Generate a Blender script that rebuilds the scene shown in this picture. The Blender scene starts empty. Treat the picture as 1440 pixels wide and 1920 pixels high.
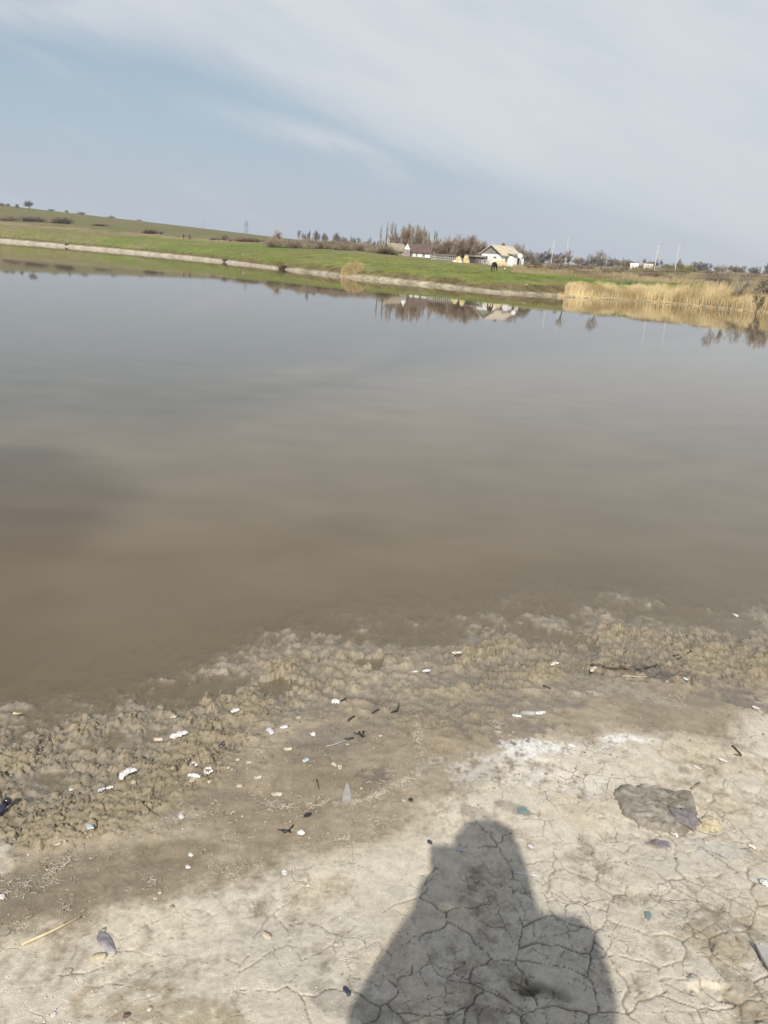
import bpy, math, random
import numpy as np
from mathutils import Vector, Matrix
R = math.radians
rng = np.random.default_rng(7)
random.seed(7)
scene = bpy.context.scene
col = scene.collection

# ------------------------------------------------------------------ camera
H = 1.7                      # lens height above the water level (z = 0)
PITCH, ROLL, F = R(17.8), R(4.3), 1441.0
cam_d = bpy.data.cameras.new('camera'); cam = bpy.data.objects.new('camera', cam_d); col.objects.link(cam)
cam_d.sensor_fit = 'VERTICAL'; cam_d.angle = 2*math.atan(960/F)
cam_d.clip_start = 0.02; cam_d.clip_end = 6000
FW = Vector((0, math.cos(PITCH), -math.sin(PITCH))); U0 = Vector((0, math.sin(PITCH), math.cos(PITCH))); X0 = Vector((1, 0, 0))
CR = math.cos(ROLL)*X0 + math.sin(ROLL)*U0
CU = -math.sin(ROLL)*X0 + math.cos(ROLL)*U0
CO = Vector((0, 0, H))
m = Matrix((CR, CU, -FW)).transposed().to_4x4(); m.translation = CO
cam.matrix_world = m
scene.camera = cam

# ------------------------------------------------------------------ sun and sky
SUN_EL, SUN_AZ = R(41.0), R(6.9)           # shadows fall SUN_AZ to the right of straight ahead
world = bpy.data.worlds.new('World'); scene.world = world; world.use_nodes = True
wt = world.node_tree; wn = wt.nodes; wl = wt.links; wn.clear()
SKY_STRENGTH = 0.10
def wnode(t, **k):
    n = wn.new(t)
    for a, b in k.items(): setattr(n, a, b)
    return n
def wmath(op, a, b=None, c=None, clamp=False):
    n = wn.new('ShaderNodeMath'); n.operation = op; n.use_clamp = clamp
    for i, v in enumerate((a, b, c)):
        if v is None: continue
        if isinstance(v, (int, float)): n.inputs[i].default_value = v
        else: wl.new(v, n.inputs[i])
    return n.outputs[0]
def wsmooth(v, a, b):
    n = wn.new('ShaderNodeMapRange'); n.interpolation_type = 'SMOOTHSTEP'
    wl.new(v, n.inputs[0]); n.inputs[1].default_value = a; n.inputs[2].default_value = b
    return n.outputs[0]
def build_world():
    sky = wnode('ShaderNodeTexSky', sky_type='NISHITA', sun_disc=False, sun_elevation=SUN_EL, sun_rotation=math.pi+SUN_AZ,
                air_density=1.0, dust_density=2.2, ozone_density=1.2)
    tc = wnode('ShaderNodeTexCoord'); sep = wnode('ShaderNodeSeparateXYZ'); wl.new(tc.outputs['Generated'], sep.inputs[0])
    x, y, z = sep.outputs
    az = wmath('MULTIPLY', wmath('ARCTAN2', x, y), 57.2958)
    el = wmath('MULTIPLY', wmath('ARCSINE', z), 57.2958)
    # streaky noise laid along the drift of the cirrus
    def streak(sx, sy, rot, scale, detail, seed):
        cmb = wnode('ShaderNodeCombineXYZ'); wl.new(az, cmb.inputs[0]); wl.new(el, cmb.inputs[1]); cmb.inputs[2].default_value = seed
        mp = wnode('ShaderNodeMapping', vector_type='TEXTURE'); wl.new(cmb.outputs[0], mp.inputs[0])
        mp.inputs['Rotation'].default_value = (0, 0, R(rot)); mp.inputs['Scale'].default_value = (sx, sy, 1)
        no = wnode('ShaderNodeTexNoise'); wl.new(mp.outputs[0], no.inputs['Vector'])
        no.inputs['Scale'].default_value = scale; no.inputs['Detail'].default_value = detail; no.inputs['Roughness'].default_value = .55
        return no.outputs[0]
    n1 = streak(14, 3.2, -18, 1.0, 4, 1.3)
    n2 = streak(5, 1.2, -20, 1.0, 6, 5.1)
    n3 = streak(20, 12, -10, 1.0, 3, 9.7)
    # lower edge of the veil as a function of azimuth
    cu = wnode('ShaderNodeFloatCurve')
    wl.new(wmath('DIVIDE', wmath('ADD', az, 60), 120, clamp=True), cu.inputs['Value'])
    c = cu.mapping.curves[0]
    pts = [(-60, 14), (-40, 12), (-25.6, 11.7), (-19.7, 11.5), (-15, 11.3), (-9.8, 10.1), (-6.3, 9.0), (-2.6, 7.8), (2.9, 6.3), (10.4, 4.6), (20, 2.2), (30, 0), (60, -3)]
    c.points[0].location = (0, (14+5)/40); c.points[-1].location = (1, (-3+5)/40)
    for a, e in pts[1:-1]: c.points.new((a+60)/120, (e+5)/40)
    cu.mapping.update()
    edge = wmath('SUBTRACT', wmath('MULTIPLY', cu.outputs[0], 40), 5)
    d = wmath('SUBTRACT', el, edge)
    d = wmath('ADD', d, wmath('MULTIPLY', wmath('SUBTRACT', n2, .5), 1.6))
    veil = wmath('MULTIPLY', wsmooth(d, -.9, 1.6), wmath('ADD', .74, wmath('MULTIPLY', wsmooth(n1, .25, .7), .26)))
    veil = wmath('MULTIPLY', veil, wmath('ADD', .75, wmath('MULTIPLY', wsmooth(d, 0, 3.5), .25)))
    low = wmath('MULTIPLY', wmath('MULTIPLY', wsmooth(az, -4, 18), .45), wsmooth(d, -6, 2))
    veil = wmath('MAXIMUM', veil, low)
    # blue opening high on the left, above the veil's thin tongue
    hole = wmath('MULTIPLY', wsmooth(wmath('SUBTRACT', wmath('ADD', wmath('MULTIPLY', az, -1), wmath('MULTIPLY', n3, 16)), wmath('MULTIPLY', wmath('ABSOLUTE', wmath('SUBTRACT', el, 17)), 1.0)), 23, 31), wsmooth(el, 12.6, 14.0))
    veil = wmath('MULTIPLY', veil, wmath('SUBTRACT', 1, wmath('MULTIPLY', hole, .9)))
    # the detached streak under the veil
    ctr = wmath('SUBTRACT', wmath('SUBTRACT', 8.1, wmath('MULTIPLY', wmath('ADD', az, 8), .13)), wmath('MULTIPLY', wmath('MAXIMUM', wmath('ADD', az, 4.5), 0), .22))
    dist = wmath('ABSOLUTE', wmath('ADD', wmath('SUBTRACT', el, ctr), wmath('MULTIPLY', wmath('SUBTRACT', n2, .5), 1.3)))
    st = wmath('MULTIPLY', wsmooth(dist, 1.5, -.4), wmath('MULTIPLY', wsmooth(az, -18, -6), wsmooth(az, 1.5, -2.5)))
    st = wmath('MULTIPLY', wmath('MULTIPLY', st, .85), wmath('ADD', .55, wmath('MULTIPLY', wsmooth(n2, .35, .65), .45)))
    st2 = wmath('MULTIPLY', wsmooth(n1, .52, .8), .28)
    mask = wmath('MAXIMUM', wmath('MAXIMUM', veil, st), st2)
    high = wmath('SUBTRACT', 1, wmath('MULTIPLY', wsmooth(el, 30, 52), .85)); mask = wmath('MULTIPLY', mask, high)
    ccol = wnode('ShaderNodeMix', data_type='RGBA'); wl.new(n3, ccol.inputs[0])
    ccol.inputs[6].default_value = (6.35, 6.75, 7.25, 1); ccol.inputs[7].default_value = (7.25, 7.6, 7.85, 1)
    # spring haze low over the fields
    hz = wnode('ShaderNodeMix', data_type='RGBA')
    wl.new(wmath('MULTIPLY', wmath('ADD', .56, wmath('MULTIPLY', wsmooth(el, 16, 0), .40)), wmath('MULTIPLY', high, wmath('SUBTRACT', 1, wmath('MULTIPLY', hole, .95)))), hz.inputs[0]); wl.new(sky.outputs[0], hz.inputs[6]); hc = wnode('ShaderNodeMix', data_type='RGBA'); wl.new(wsmooth(el, 9, 0), hc.inputs[0]); hc.inputs[6].default_value = (4.55, 5.65, 6.55, 1); hc.inputs[7].default_value = (5.35, 5.85, 6.7, 1); wl.new(hc.outputs[2], hz.inputs[7])
    mx = wnode('ShaderNodeMix', data_type='RGBA'); wl.new(mask, mx.inputs[0]); wl.new(hz.outputs[2], mx.inputs[6]); wl.new(ccol.outputs[2], mx.inputs[7])
    bg = wnode('ShaderNodeBackground'); wl.new(mx.outputs[2], bg.inputs[0]); bg.inputs[1].default_value = SKY_STRENGTH
    out = wnode('ShaderNodeOutputWorld'); wl.new(bg.outputs[0], out.inputs[0])
build_world()
sd = bpy.data.lights.new('sun', 'SUN'); so = bpy.data.objects.new('sun', sd); col.objects.link(so)
sd.energy = 4.65; sd.angle = R(0.55); sd.color = (1.0, .955, .88)
sdir = Vector((math.sin(SUN_AZ)*math.cos(SUN_EL), math.cos(SUN_AZ)*math.cos(SUN_EL), -math.sin(SUN_EL)))
so.rotation_euler = sdir.to_track_quat('-Z', 'Y').to_euler()
scene.view_settings.view_transform = 'Standard'; scene.view_settings.look = 'None'
scene.view_settings.exposure = 0.0; scene.view_settings.gamma = 1.0
try: scene.cycles.use_denoising = True
except Exception: pass

# ------------------------------------------------------------------ helpers
def ray(px, py):
    return (CR*(px-720) - CU*(py-960) + FW*F).normalized()
def horizon_y(x): return 477 + (x-461)*.0752
def az_of(x):
    r = ray(x, horizon_y(x)); return math.atan2(r.x, r.y)

def sm(a, b, v):
    t = np.clip((v-a)/(b-a), 0, 1); return t*t*(3-2*t)
def _hash(ix, iy, seed):
    h = (ix.astype(np.int64)*374761393 + iy.astype(np.int64)*668265263 + seed*1442695041) & 0xffffffff
    h = ((h ^ (h >> 13))*1274126177) & 0xffffffff
    h = (h ^ (h >> 16)) & 0xffffffff
    return h
def vnoise(x, y, seed=0):
    ix = np.floor(x); iy = np.floor(y); fx = x-ix; fy = y-iy
    ix = ix.astype(np.int64); iy = iy.astype(np.int64)
    u = fx*fx*fx*(fx*(fx*6-15)+10); v = fy*fy*fy*(fy*(fy*6-15)+10)
    def g(dx, dy):
        a = _hash(ix+dx, iy+dy, seed).astype(np.float64)*(2*math.pi/4294967296.0)
        return np.cos(a)*(fx-dx) + np.sin(a)*(fy-dy)
    a = g(0, 0); b = g(1, 0); c = g(0, 1); d = g(1, 1)
    return ((a*(1-u)+b*u)*(1-v) + (c*(1-u)+d*u)*v)*1.5
def fbm(x, y, scale, octs=4, seed=0, gain=.5):
    s = 0; a = 1; f = 1/scale
    for o in range(octs):
        s = s + a*vnoise(x*f, y*f, seed+o*17); a *= gain; f *= 2.03
    return s
def voro(x, y, cell, seed=0, jit=.9):
    """distance to the nearest and second nearest jittered point, in cell units, and a per-cell random"""
    X = x/cell; Y = y/cell; ix = np.floor(X).astype(np.int64); iy = np.floor(Y).astype(np.int64)
    f1 = np.full(X.shape, 9.0); f2 = np.full(X.shape, 9.0); idr = np.zeros(X.shape)
    for dx in (-1, 0, 1):
        for dy in (-1, 0, 1):
            h = _hash(ix+dx, iy+dy, seed); h2 = _hash(ix+dx, iy+dy, seed+91)
            cx = ix+dx+.5+((h & 0xffff)/65535.0-.5)*jit; cy = iy+dy+.5+((h2 & 0xffff)/65535.0-.5)*jit
            d = np.hypot(X-cx, Y-cy)
            near = d < f1
            f2 = np.where(near, f1, np.minimum(f2, d)); f1 = np.where(near, d, f1)
            idr = np.where(near, ((h >> 16) & 0xffff)/65535.0, idr)
    return f1, f2, idr

def mesh_np(name, V, Fq, mat=None, smooth=True):
    me = bpy.data.meshes.new(name); V = np.asarray(V, dtype=np.float32); Fq = np.asarray(Fq, dtype=np.int32)
    me.vertices.add(len(V)); me.vertices.foreach_set('co', V.ravel())
    n, k = Fq.shape
    me.loops.add(n*k); me.loops.foreach_set('vertex_index', Fq.ravel())
    me.polygons.add(n); me.polygons.foreach_set('loop_start', np.arange(0, n*k, k, dtype=np.int32))
    try: me.polygons.foreach_set('loop_total', np.full(n, k, dtype=np.int32))
    except Exception: pass
    me.polygons.foreach_set('use_smooth', np.full(n, smooth))
    me.update(calc_edges=True); me.validate()
    if mat: me.materials.append(mat)
    o = bpy.data.objects.new(name, me); col.objects.link(o)
    return o
def grid_faces(ny, nx):
    i = np.arange(ny*nx).reshape(ny, nx)
    return np.stack([i[:-1, :-1].ravel(), i[:-1, 1:].ravel(), i[1:, 1:].ravel(), i[1:, :-1].ravel()], 1)
def add_attr(o, name, arr, kind='FLOAT'):
    a = o.data.attributes.new(name, 'FLOAT_COLOR' if kind == 'C' else 'FLOAT', 'POINT')
    if kind == 'C':
        c = np.ones((len(arr), 4), dtype=np.float32); c[:, :3] = arr
        a.data.foreach_set('color', c.ravel())
    else: a.data.foreach_set('value', np.asarray(arr, dtype=np.float32).ravel())
def tag(o, label=None, cat=None, group=None, kind=None):
    if label: o['label'] = label
    if cat: o['category'] = cat
    if group: o['group'] = group
    if kind: o['kind'] = kind
    return o
def empty(name, loc=(0, 0, 0), rz=0):
    o = bpy.data.objects.new(name, None); col.objects.link(o); o.location = loc; o.rotation_euler = (0, 0, rz)
    o.empty_display_size = .2
    return o
def copy_tree(o, parent=None):
    c = o.copy(); col.objects.link(c)
    if parent: c.parent = parent
    for ch in list(KIDS.get(o.name, [])): copy_tree(ch, c)
    return c
KIDS = {}
class MB:
    def __init__(s): s.v = []; s.f = []
    def tube(s, pts, rad, n=3, cap=True):
        base = len(s.v); pts = [Vector(p) for p in pts]; L = len(pts)
        if not isinstance(rad, (list, tuple)): rad = [rad]*L
        for i, p in enumerate(pts):
            t = (pts[min(i+1, L-1)]-pts[max(i-1, 0)]).normalized()
            a = t.cross(Vector((0, 0, 1)) if abs(t.z) < .9 else Vector((1, 0, 0))).normalized(); b = t.cross(a)
            for k in range(n):
                q = 2*math.pi*k/n; s.v.append(tuple(p+(a*math.cos(q)+b*math.sin(q))*rad[i]))
        for i in range(L-1):
            for k in range(n):
                k2 = (k+1) % n; s.f.append((base+i*n+k, base+i*n+k2, base+(i+1)*n+k2, base+(i+1)*n+k))
        if cap:
            s.f.append(tuple(base+k for k in range(n))[::-1]); s.f.append(tuple(base+(L-1)*n+k for k in range(n)))
    def box(s, c, d, rz=0, taper=1):
        base = len(s.v); cx, cy, cz = c; w, l, h = d; ca, sa = math.cos(rz), math.sin(rz)
        for zz, k in ((-h/2, 1), (h/2, taper)):
            for a, b in ((-1, -1), (1, -1), (1, 1), (-1, 1)):
                x, y = a*w/2*k, b*l/2*k; s.v.append((cx+x*ca-y*sa, cy+x*sa+y*ca, cz+zz))
        for q in ((0, 3, 2, 1), (4, 5, 6, 7), (0, 1, 5, 4), (1, 2, 6, 5), (2, 3, 7, 6), (3, 0, 4, 7)):
            s.f.append(tuple(base+i for i in q))
    def poly(s, pts):
        base = len(s.v); s.v += [tuple(p) for p in pts]; s.f.append(tuple(range(base, base+len(pts))))
    def slab(s, pts, off):
        """extrude polygon pts (list of 3D) by vector off"""
        base = len(s.v); n = len(pts); off = Vector(off)
        s.v += [tuple(p) for p in pts] + [tuple(Vector(p)+off) for p in pts]
        s.f.append(tuple(base+i for i in range(n))[::-1]); s.f.append(tuple(base+n+i for i in range(n)))
        for i in range(n): s.f.append((base+i, base+(i+1) % n, base+n+(i+1) % n, base+n+i))
    def build(s, name, mat, parent=None, smooth=False, loc=None):
        me = bpy.data.meshes.new(name); me.from_pydata(s.v, [], s.f); me.update()
        if smooth: me.polygons.foreach_set('use_smooth', [True]*len(me.polygons))
        me.materials.append(mat); o = bpy.data.objects.new(name, me); col.objects.link(o)
        if parent: o.parent = parent; KIDS.setdefault(parent.name, []).append(o)
        if loc: o.location = loc
        return o
MATS = {}
def mat(name, c, rough=.8, var=.15, scale=8, c2=None, bump=0, spec=.3, trans=0, metallic=0):
    if name in MATS: return MATS[name]
    M = bpy.data.materials.new(name); M.use_nodes = True; nt = M.node_tree; p = nt.nodes['Principled BSDF']
    tc = nt.nodes.new('ShaderNodeTexCoord'); no = nt.nodes.new('ShaderNodeTexNoise'); nt.links.new(tc.outputs['Object'], no.inputs['Vector'])
    no.inputs['Scale'].default_value = scale; no.inputs['Detail'].default_value = 5
    rp = nt.nodes.new('ShaderNodeValToRGB'); nt.links.new(no.outputs[0], rp.inputs[0])
    a = tuple(max(0, v*(1-var)) for v in c); b = c2 if c2 else tuple(v*(1+var) for v in c)
    rp.color_ramp.elements[0].position = .35; rp.color_ramp.elements[1].position = .65
    rp.color_ramp.elements[0].color = (*a, 1); rp.color_ramp.elements[1].color = (*b, 1)
    nt.links.new(rp.outputs[0], p.inputs['Base Color'])
    p.inputs['Roughness'].default_value = rough; p.inputs['Specular IOR Level'].default_value = spec; p.inputs['Metallic'].default_value = metallic
    if trans: p.inputs['Transmission Weight'].default_value = trans
    if bump:
        bn = nt.nodes.new('ShaderNodeBump'); bn.inputs['Strength'].default_value = bump; bn.inputs['Distance'].default_value = .5/scale
        nt.links.new(no.outputs[0], bn.inputs['Height']); nt.links.new(bn.outputs[0], p.inputs['Normal'])
    MATS[name] = M
    return M

# ------------------------------------------------------------------ near bank: base shape
_SX = np.array([-200, -60, -6, -1.35, -.95, -.5, .05, .53, 1.3, 2.2, 10, 60, 200])
def _shore_pts():
    out = []
    for (px, py) in ((0, 1395), (250, 1352), (500, 1236), (700, 1216), (900, 1192), (1150, 1172), (1440, 1178)):
        r = ray(px, py); t = -H/r.z; out.append((r.x*t, r.y*t))
    return out
_sp = _shore_pts()
_SX = np.array([-220, -60, -7] + [p[0] for p in _sp] + [9, 60, 220])
_SY = np.array([-14, -4, _sp[0][1]-2.9] + [p[1] for p in _sp] + [_sp[-1][1]+1.5, 11, 20])
def shore_s(x, y): return (np.interp(x, _SX, _SY)-y)*.9
def zb(x, y):
    s = shore_s(x, y)
    land = np.where(s < 1.4, .032*s, .045+.118*(s-1.4)); land = np.minimum(land, .30+.02*np.maximum(s-3.5, 0)); land = np.minimum(land, .9)
    return np.where(s > 0, land, np.maximum(-.028*(-s)-.018*(-s)**1.8, -1.3))
def gp_base(px, py):
    r = ray(px, py); t = -(H-.12)/r.z
    for _ in range(8):
        p = CO+r*t; t = (float(zb(p.x, p.y))-H)/r.z
    p = CO+r*t; return (p.x, p.y)
def mask_poly(X, Y, pts, feather):
    P = np.array([gp_base(*p) for p in pts]); inside = np.zeros(X.shape, bool); dmin = np.full(X.shape, 1e9)
    n = len(P)
    for i in range(n):
        x1, y1 = P[i]; x2, y2 = P[(i+1) % n]
        cnd = ((y1 > Y) != (y2 > Y)) & (X < (x2-x1)*(Y-y1)/(y2-y1+1e-12)+x1); inside ^= cnd
        dx, dy = x2-x1, y2-y1; t = np.clip(((X-x1)*dx+(Y-y1)*dy)/(dx*dx+dy*dy), 0, 1)
        dmin = np.minimum(dmin, np.hypot(X-x1-t*dx, Y-y1-t*dy))
    return sm(-feather, feather, np.where(inside, dmin, -dmin))
def line_dist(X, Y, pts, world=False):
    P = np.array(pts if world else [gp_base(*p) for p in pts]); dmin = np.full(X.shape, 1e9)
    for i in range(len(P)-1):
        x1, y1 = P[i]; x2, y2 = P[i+1]; dx, dy = x2-x1, y2-y1
        t = np.clip(((X-x1)*dx+(Y-y1)*dy)/(dx*dx+dy*dy), 0, 1); dmin = np.minimum(dmin, np.hypot(X-x1-t*dx, Y-y1-t*dy))
    return dmin
def blob(X, Y, px, py, rx, ry, rot=0, nz=0):
    """soft ellipse centred on an image point; radii in metres"""
    cx, cy = gp_base(px, py); c, s = math.cos(rot), math.sin(rot); dx, dy = X-cx, Y-cy
    d = np.hypot((dx*c+dy*s)/rx, (-dx*s+dy*c)/ry)
    return sm(1.25, .75, d+nz)

def geo_axis(fine, lo, hi, ratio, end_lo, end_hi):
    a = list(fine); st = a[1]-a[0]; v = a[0]; left = []
    while v > end_lo: st *= ratio; v -= st; left.append(v)
    st = a[-1]-a[-2]; v = a[-1]; right = []
    while v < end_hi: st *= ratio; v += st; right.append(v)
    return np.array(left[::-1]+a+right)
xs = geo_axis(np.arange(-2.5, 3.1, .0034), -2.5, 3.1, 1.09, -30, 30)
yf = [.85]
while yf[-1] < 6.2: yf.append(yf[-1]+max(.0028, .0021*yf[-1]**1.5))
ys = geo_axis(yf, .8, 6, 1.09, -14, 14)
X, Y = np.meshgrid(xs, ys)

def mud():
    wx = X+.03*vnoise(X/.16, Y/.16, 3)+.012*vnoise(X/.05, Y/.05, 4); wy = Y+.03*vnoise(X/.16, Y/.16, 5)+.012*vnoise(X/.05, Y/.05, 6)
    edge = .07*vnoise(X/.3, Y/.3, 8)+.045*vnoise(X/.1, Y/.1, 9)+.02*vnoise(X/.035, Y/.035, 10)
    s = shore_s(X, Y)
    big = fbm(X, Y, .9, 3, 11)
    med = fbm(X, Y, .22, 4, 21)
    fine = fbm(X, Y, .045, 4, 31)
    tiny = fbm(X, Y, .014, 3, 41)
    # zones (X shifted by noise gives ragged limits)
    Xe, Ye = X+edge, Y+edge*.8
    dry = mask_poly(Xe, Ye, [(-900, 1850), (0, 1748), (170, 1712), (350, 1650), (500, 1622), (640, 1588), (760, 1556), (800, 1500), (880, 1462), (950, 1395),
                             (1080, 1372), (1230, 1372), (1330, 1375), (1440, 1312), (1900, 1260), (2600, 1500), (2600, 1919), (2400, 2900), (-1200, 2900)], .11)
    dry2 = mask_poly(Xe, Ye, [(-200, 1588), (20, 1582), (55, 1602), (30, 1640), (-200, 1690)], .03)
    dry = np.maximum(dry, dry2)
    clodL = mask_poly(Xe, Ye, [(-900, 1400), (0, 1362), (120, 1350), (210, 1345), (280, 1330), (420, 1290), (470, 1250), (600, 1225), (640, 1290), (560, 1330), (500, 1350), (430, 1420),
                               (350, 1500), (240, 1562), (120, 1590), (0, 1585), (-900, 1700)], .05)
    clodR = mask_poly(Xe, Ye, [(840, 1200), (1000, 1205), (1110, 1172), (1240, 1172), (1440, 1190), (2200, 1190), (2200, 1300), (1440, 1285), (1330, 1290), (1200, 1262), (1080, 1262), (960, 1290), (900, 1290), (840, 1250)], .06)
    clodM = mask_poly(Xe, Ye, [(560, 1230), (720, 1205), (880, 1195), (960, 1290), (880, 1400), (820, 1400), (760, 1340), (640, 1330)], .08)*.38
    scatter = sm(-.1, .6, big+.3*med)
    rough = np.clip(np.maximum(np.maximum(clodL, clodR), clodM), 0, 1)
    flats = np.maximum(blob(X, Y, 70, 1468, .16, .07, .3, fine*.3), np.maximum(blob(X, Y, 250, 1385, .22, .05, .4, fine*.3), blob(X, Y, 760, 1270, .35, .10, .1, fine*.3)))
    rough = rough*(1-.85*flats)
    # clods
    f1, f2, idr = voro(wx, wy, .085, 3)
    g1, g2, gidr = voro(wx+.02*fine, wy, .036, 5)
    h1, h2, _ = voro(X+.006*tiny, Y, .017, 7)
    lump = (1-np.clip(f1, 0, 1)**2)*.5+(idr-.5)*.55; lump2 = (1-np.clip(g1, 0, 1)**2)*.5+(gidr-.5)*.7
    rid = np.abs(fbm(wx, wy, .11, 3, 51)); crev = sm(.07, .0, rid)*sm(-.2, .3, vnoise(X/.13, Y/.13, 61))
    near_k = np.clip(1.25-.14*(Y-1.6), .55, 1.3)
    z_clod = .010*lump+.0075*lump2+.0028*(1-h1)+.0055*fine+.010*med - .019*crev*(1+.5*clodL) - .013*sm(.09, .0, g2-g1)*sm(-.1, .3, gidr-.35)
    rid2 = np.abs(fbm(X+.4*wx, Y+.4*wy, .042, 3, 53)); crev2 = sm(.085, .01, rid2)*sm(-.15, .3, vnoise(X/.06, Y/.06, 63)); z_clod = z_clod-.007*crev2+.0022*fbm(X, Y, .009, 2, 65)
    # cracked clay
    cell_mod = .5+.5*np.clip(big*1.2, -1, 1)
    c1, c2, _ = voro(wx+.02*med, wy, .135, 71, .95); e1 = c2-c1
    k1, k2, _ = voro(wx*1.02+7, wy, .062, 73, .95); e2 = k2-k1
    w1 = vnoise(X/.28+5, Y/.28, 81); w2 = vnoise(X/.35, Y/.35+9, 83)
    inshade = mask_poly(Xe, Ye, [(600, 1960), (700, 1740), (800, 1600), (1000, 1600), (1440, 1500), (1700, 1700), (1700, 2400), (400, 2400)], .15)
    open1 = sm(-.25, .2, w1+.40*inshade+.25*vnoise(X/.09, Y/.09, 84))*(.25+.75*inshade); open2 = sm(.05, .4, w2+.36*inshade-.05+.3*vnoise(X/.07+3, Y/.07, 86))*(.5+.5*inshade)
    wid1 = .017*open1*(1+.5*vnoise(X/.06, Y/.06, 85)); wid2 = .016*open2*.8
    cr1 = sm(wid1+.014, wid1*.3, e1)*sm(.02, .2, open1); cr2 = sm(wid2+.020, wid2*.3, e2)*sm(.05, .3, open2)
    crack = np.maximum(cr1, cr2*.62)*dry
    deep = sm(.08, .0, line_dist(X+.012*vnoise(X/.05, Y/.05, 88), Y+.02*vnoise(X/.07, Y/.07, 89), [(975, 1835), (985, 1852), (1040, 1862)])*2.2-.012)
    pit = blob(X, Y, 988, 1856, .028, .008, -.1, fine*1.2)
    z_dry = -.006*crack-.0004*(1-sm(0, .20, e1))*open1 + .0026*med + .0010*fine + .0006*tiny + .010*big
    z_wet = .006*med+.0022*fine*(.6+scatter)+.0009*tiny+.008*big
    z = zb(X, Y)
    inner = sm(14, 8, np.maximum(np.abs(X), np.abs(Y)))
    det = z_wet*(1-dry)*(1-rough)+z_dry*dry+z_clod*rough*near_k*(1-dry)
    # pools and shoals
    pool = np.maximum.reduce([blob(X, Y, 345, 1297, .20, .11, .25, fine*.5+med*.4), blob(X, Y, 530, 1283, .085, .06, 0, fine*.5+med*.3), blob(X, Y, 690, 1242, .07, .05, 0, fine*.5),
                              blob(X, Y, 1010, 1190, .26, .08, -.05, fine*.6+med*.5)*.95, blob(X, Y, 770, 1190, .18, .12, 0, med*.6), blob(X, Y, 1330, 1160, .40, .12, -.1, med*.4)*.9])
    nearw = sm(.9, .2, np.abs(s+.05))
    det = det+nearw*(.009*med+.0065*fine+.003*(1-g1)+.010*fbm(X*.8, Y*1.3, .42, 2, 95)-.004*sm(.25, -.1, s))
    z = z*(1-.75*pool*(z > 0))-.016*pool + det*inner*(1-.85*pool)
    under = sm(.05, -.5, s); z = z-under*.015
    shoal = sm(-.75, -.1, s)*sm(.05, -.1, s); z = z+shoal*(.003+.013*fbm(X*.7, Y*1.5, .13, 4, 97)+.004*fine)
    # big half-buried dried crust is an object; here the hollow beside it, footprint ridges and the pit
    z = z-.004*pit
    foot = blob(X, Y, 1375, 1895, .045, .10, .5, fine*.5); z = z-.012*foot
    ridge = blob(X, Y, 1120, 1258, .15, .02, -.35, fine*.6)
    z = z-.018*ridge
    # ------------------------------ albedo
    def C(*c): return np.array(c)
    c_dry = C(.550, .492, .385); c_dryg = C(.520, .472, .382); c_dryy = C(.515, .445, .330)
    c_wet = C(.262, .213, .144); c_wet2 = C(.345, .290, .208); c_clod = C(.218, .178, .113); c_clodd = C(.285, .236, .158); c_sub = C(.255, .213, .145)
    grey = C(.240, .212, .170); white = C(.70, .68, .64); dark = C(.085, .072, .066)
    def mixc(a, b, t): return a*(1-t[..., None])+b*t[..., None]
    t = sm(-.5, .5, big+.6*med)
    A = mixc(np.broadcast_to(c_wet, X.shape+(3,)), c_wet2, t*.8)
    A = mixc(A, c_wet*.82, sm(.1, .6, fbm(X, Y, .5, 3, 111))*.7)
    A = mixc(A, mixc(np.broadcast_to(c_clod, X.shape+(3,)), c_clodd, sm(.0, .8, lump*.8+lump2*.5+med*.3)), rough)
    dr = mixc(mixc(np.broadcast_to(c_dry, X.shape+(3,)), c_dryg, sm(-.3, .4, fbm(X, Y, .6, 3, 121))), c_dryy, sm(.1, .6, fbm(X, Y, .45, 4, 131))*.85)
    edgefade = dry*sm(.05, 1.1, dry+.5*med+.25*fine+.12*tiny)
    A = mixc(A, dr, edgefade)
    # greyer damp stain along the deepest mud on the left
    st = blob(X, Y, 200, 1640, .42, .11, .38, med*.5)*(1-dry); A = mixc(A, c_wet*.80, st*.8)
    st = blob(X, Y, 1250, 1262, .26, .075, -.5, med*.8+fine*.5); A = mixc(A, dark*1.6, st*.6)
    st = blob(X, Y, 1225, 1262, .10, .05, -.4, med*.8+fine*.9); A = mixc(A, dark, st*.7)
    st = blob(X, Y, 1160, 1255, .14, .022, -.3, fine*.9); A = mixc(A, dark, st*.6)
    st = blob(X, Y, 1405, 1320, .09, .05, -.6, med*.8+fine*.8); A = mixc(A, dark*1.8, st*.6)
    st = blob(X, Y, 960, 1370, .18, .07, .2, med*.8+fine*.6); A = mixc(A, grey*.75, st*.6)
    st = blob(X, Y, 1020, 1325, .18, .05, .2, med*.8+fine*.6); A = mixc(A, grey*.9, st*.6)
    st = blob(X, Y, 600, 1385, .14, .09, .2, med*.6); A = mixc(A, grey*.85, st*.5)
    st = blob(X, Y, 710, 1450, .05, .04, .2, med*.8+fine); A = mixc(A, dark*1.5, st*.6)
    for (bx, by, rx, ry, k) in ((1182, 1386, .105, .045, .9), (1015, 1402, .15, .055, .85), (1000, 1440, .28, .12, .45), (1100, 1300, .12, .03, .35), (1000, 1337, .06, .012, .8)):
        st = blob(X, Y, bx, by, rx, ry, .05, med*.7+fine*.5); A = mixc(A, white, st*k*sm(-.9, .3, fine+.5*tiny))
    st = blob(X, Y, 1190, 1300, .22, .05, -.4, med*.6+fine*.6); A = mixc(A, C(.40, .355, .27), st*.6)
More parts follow.
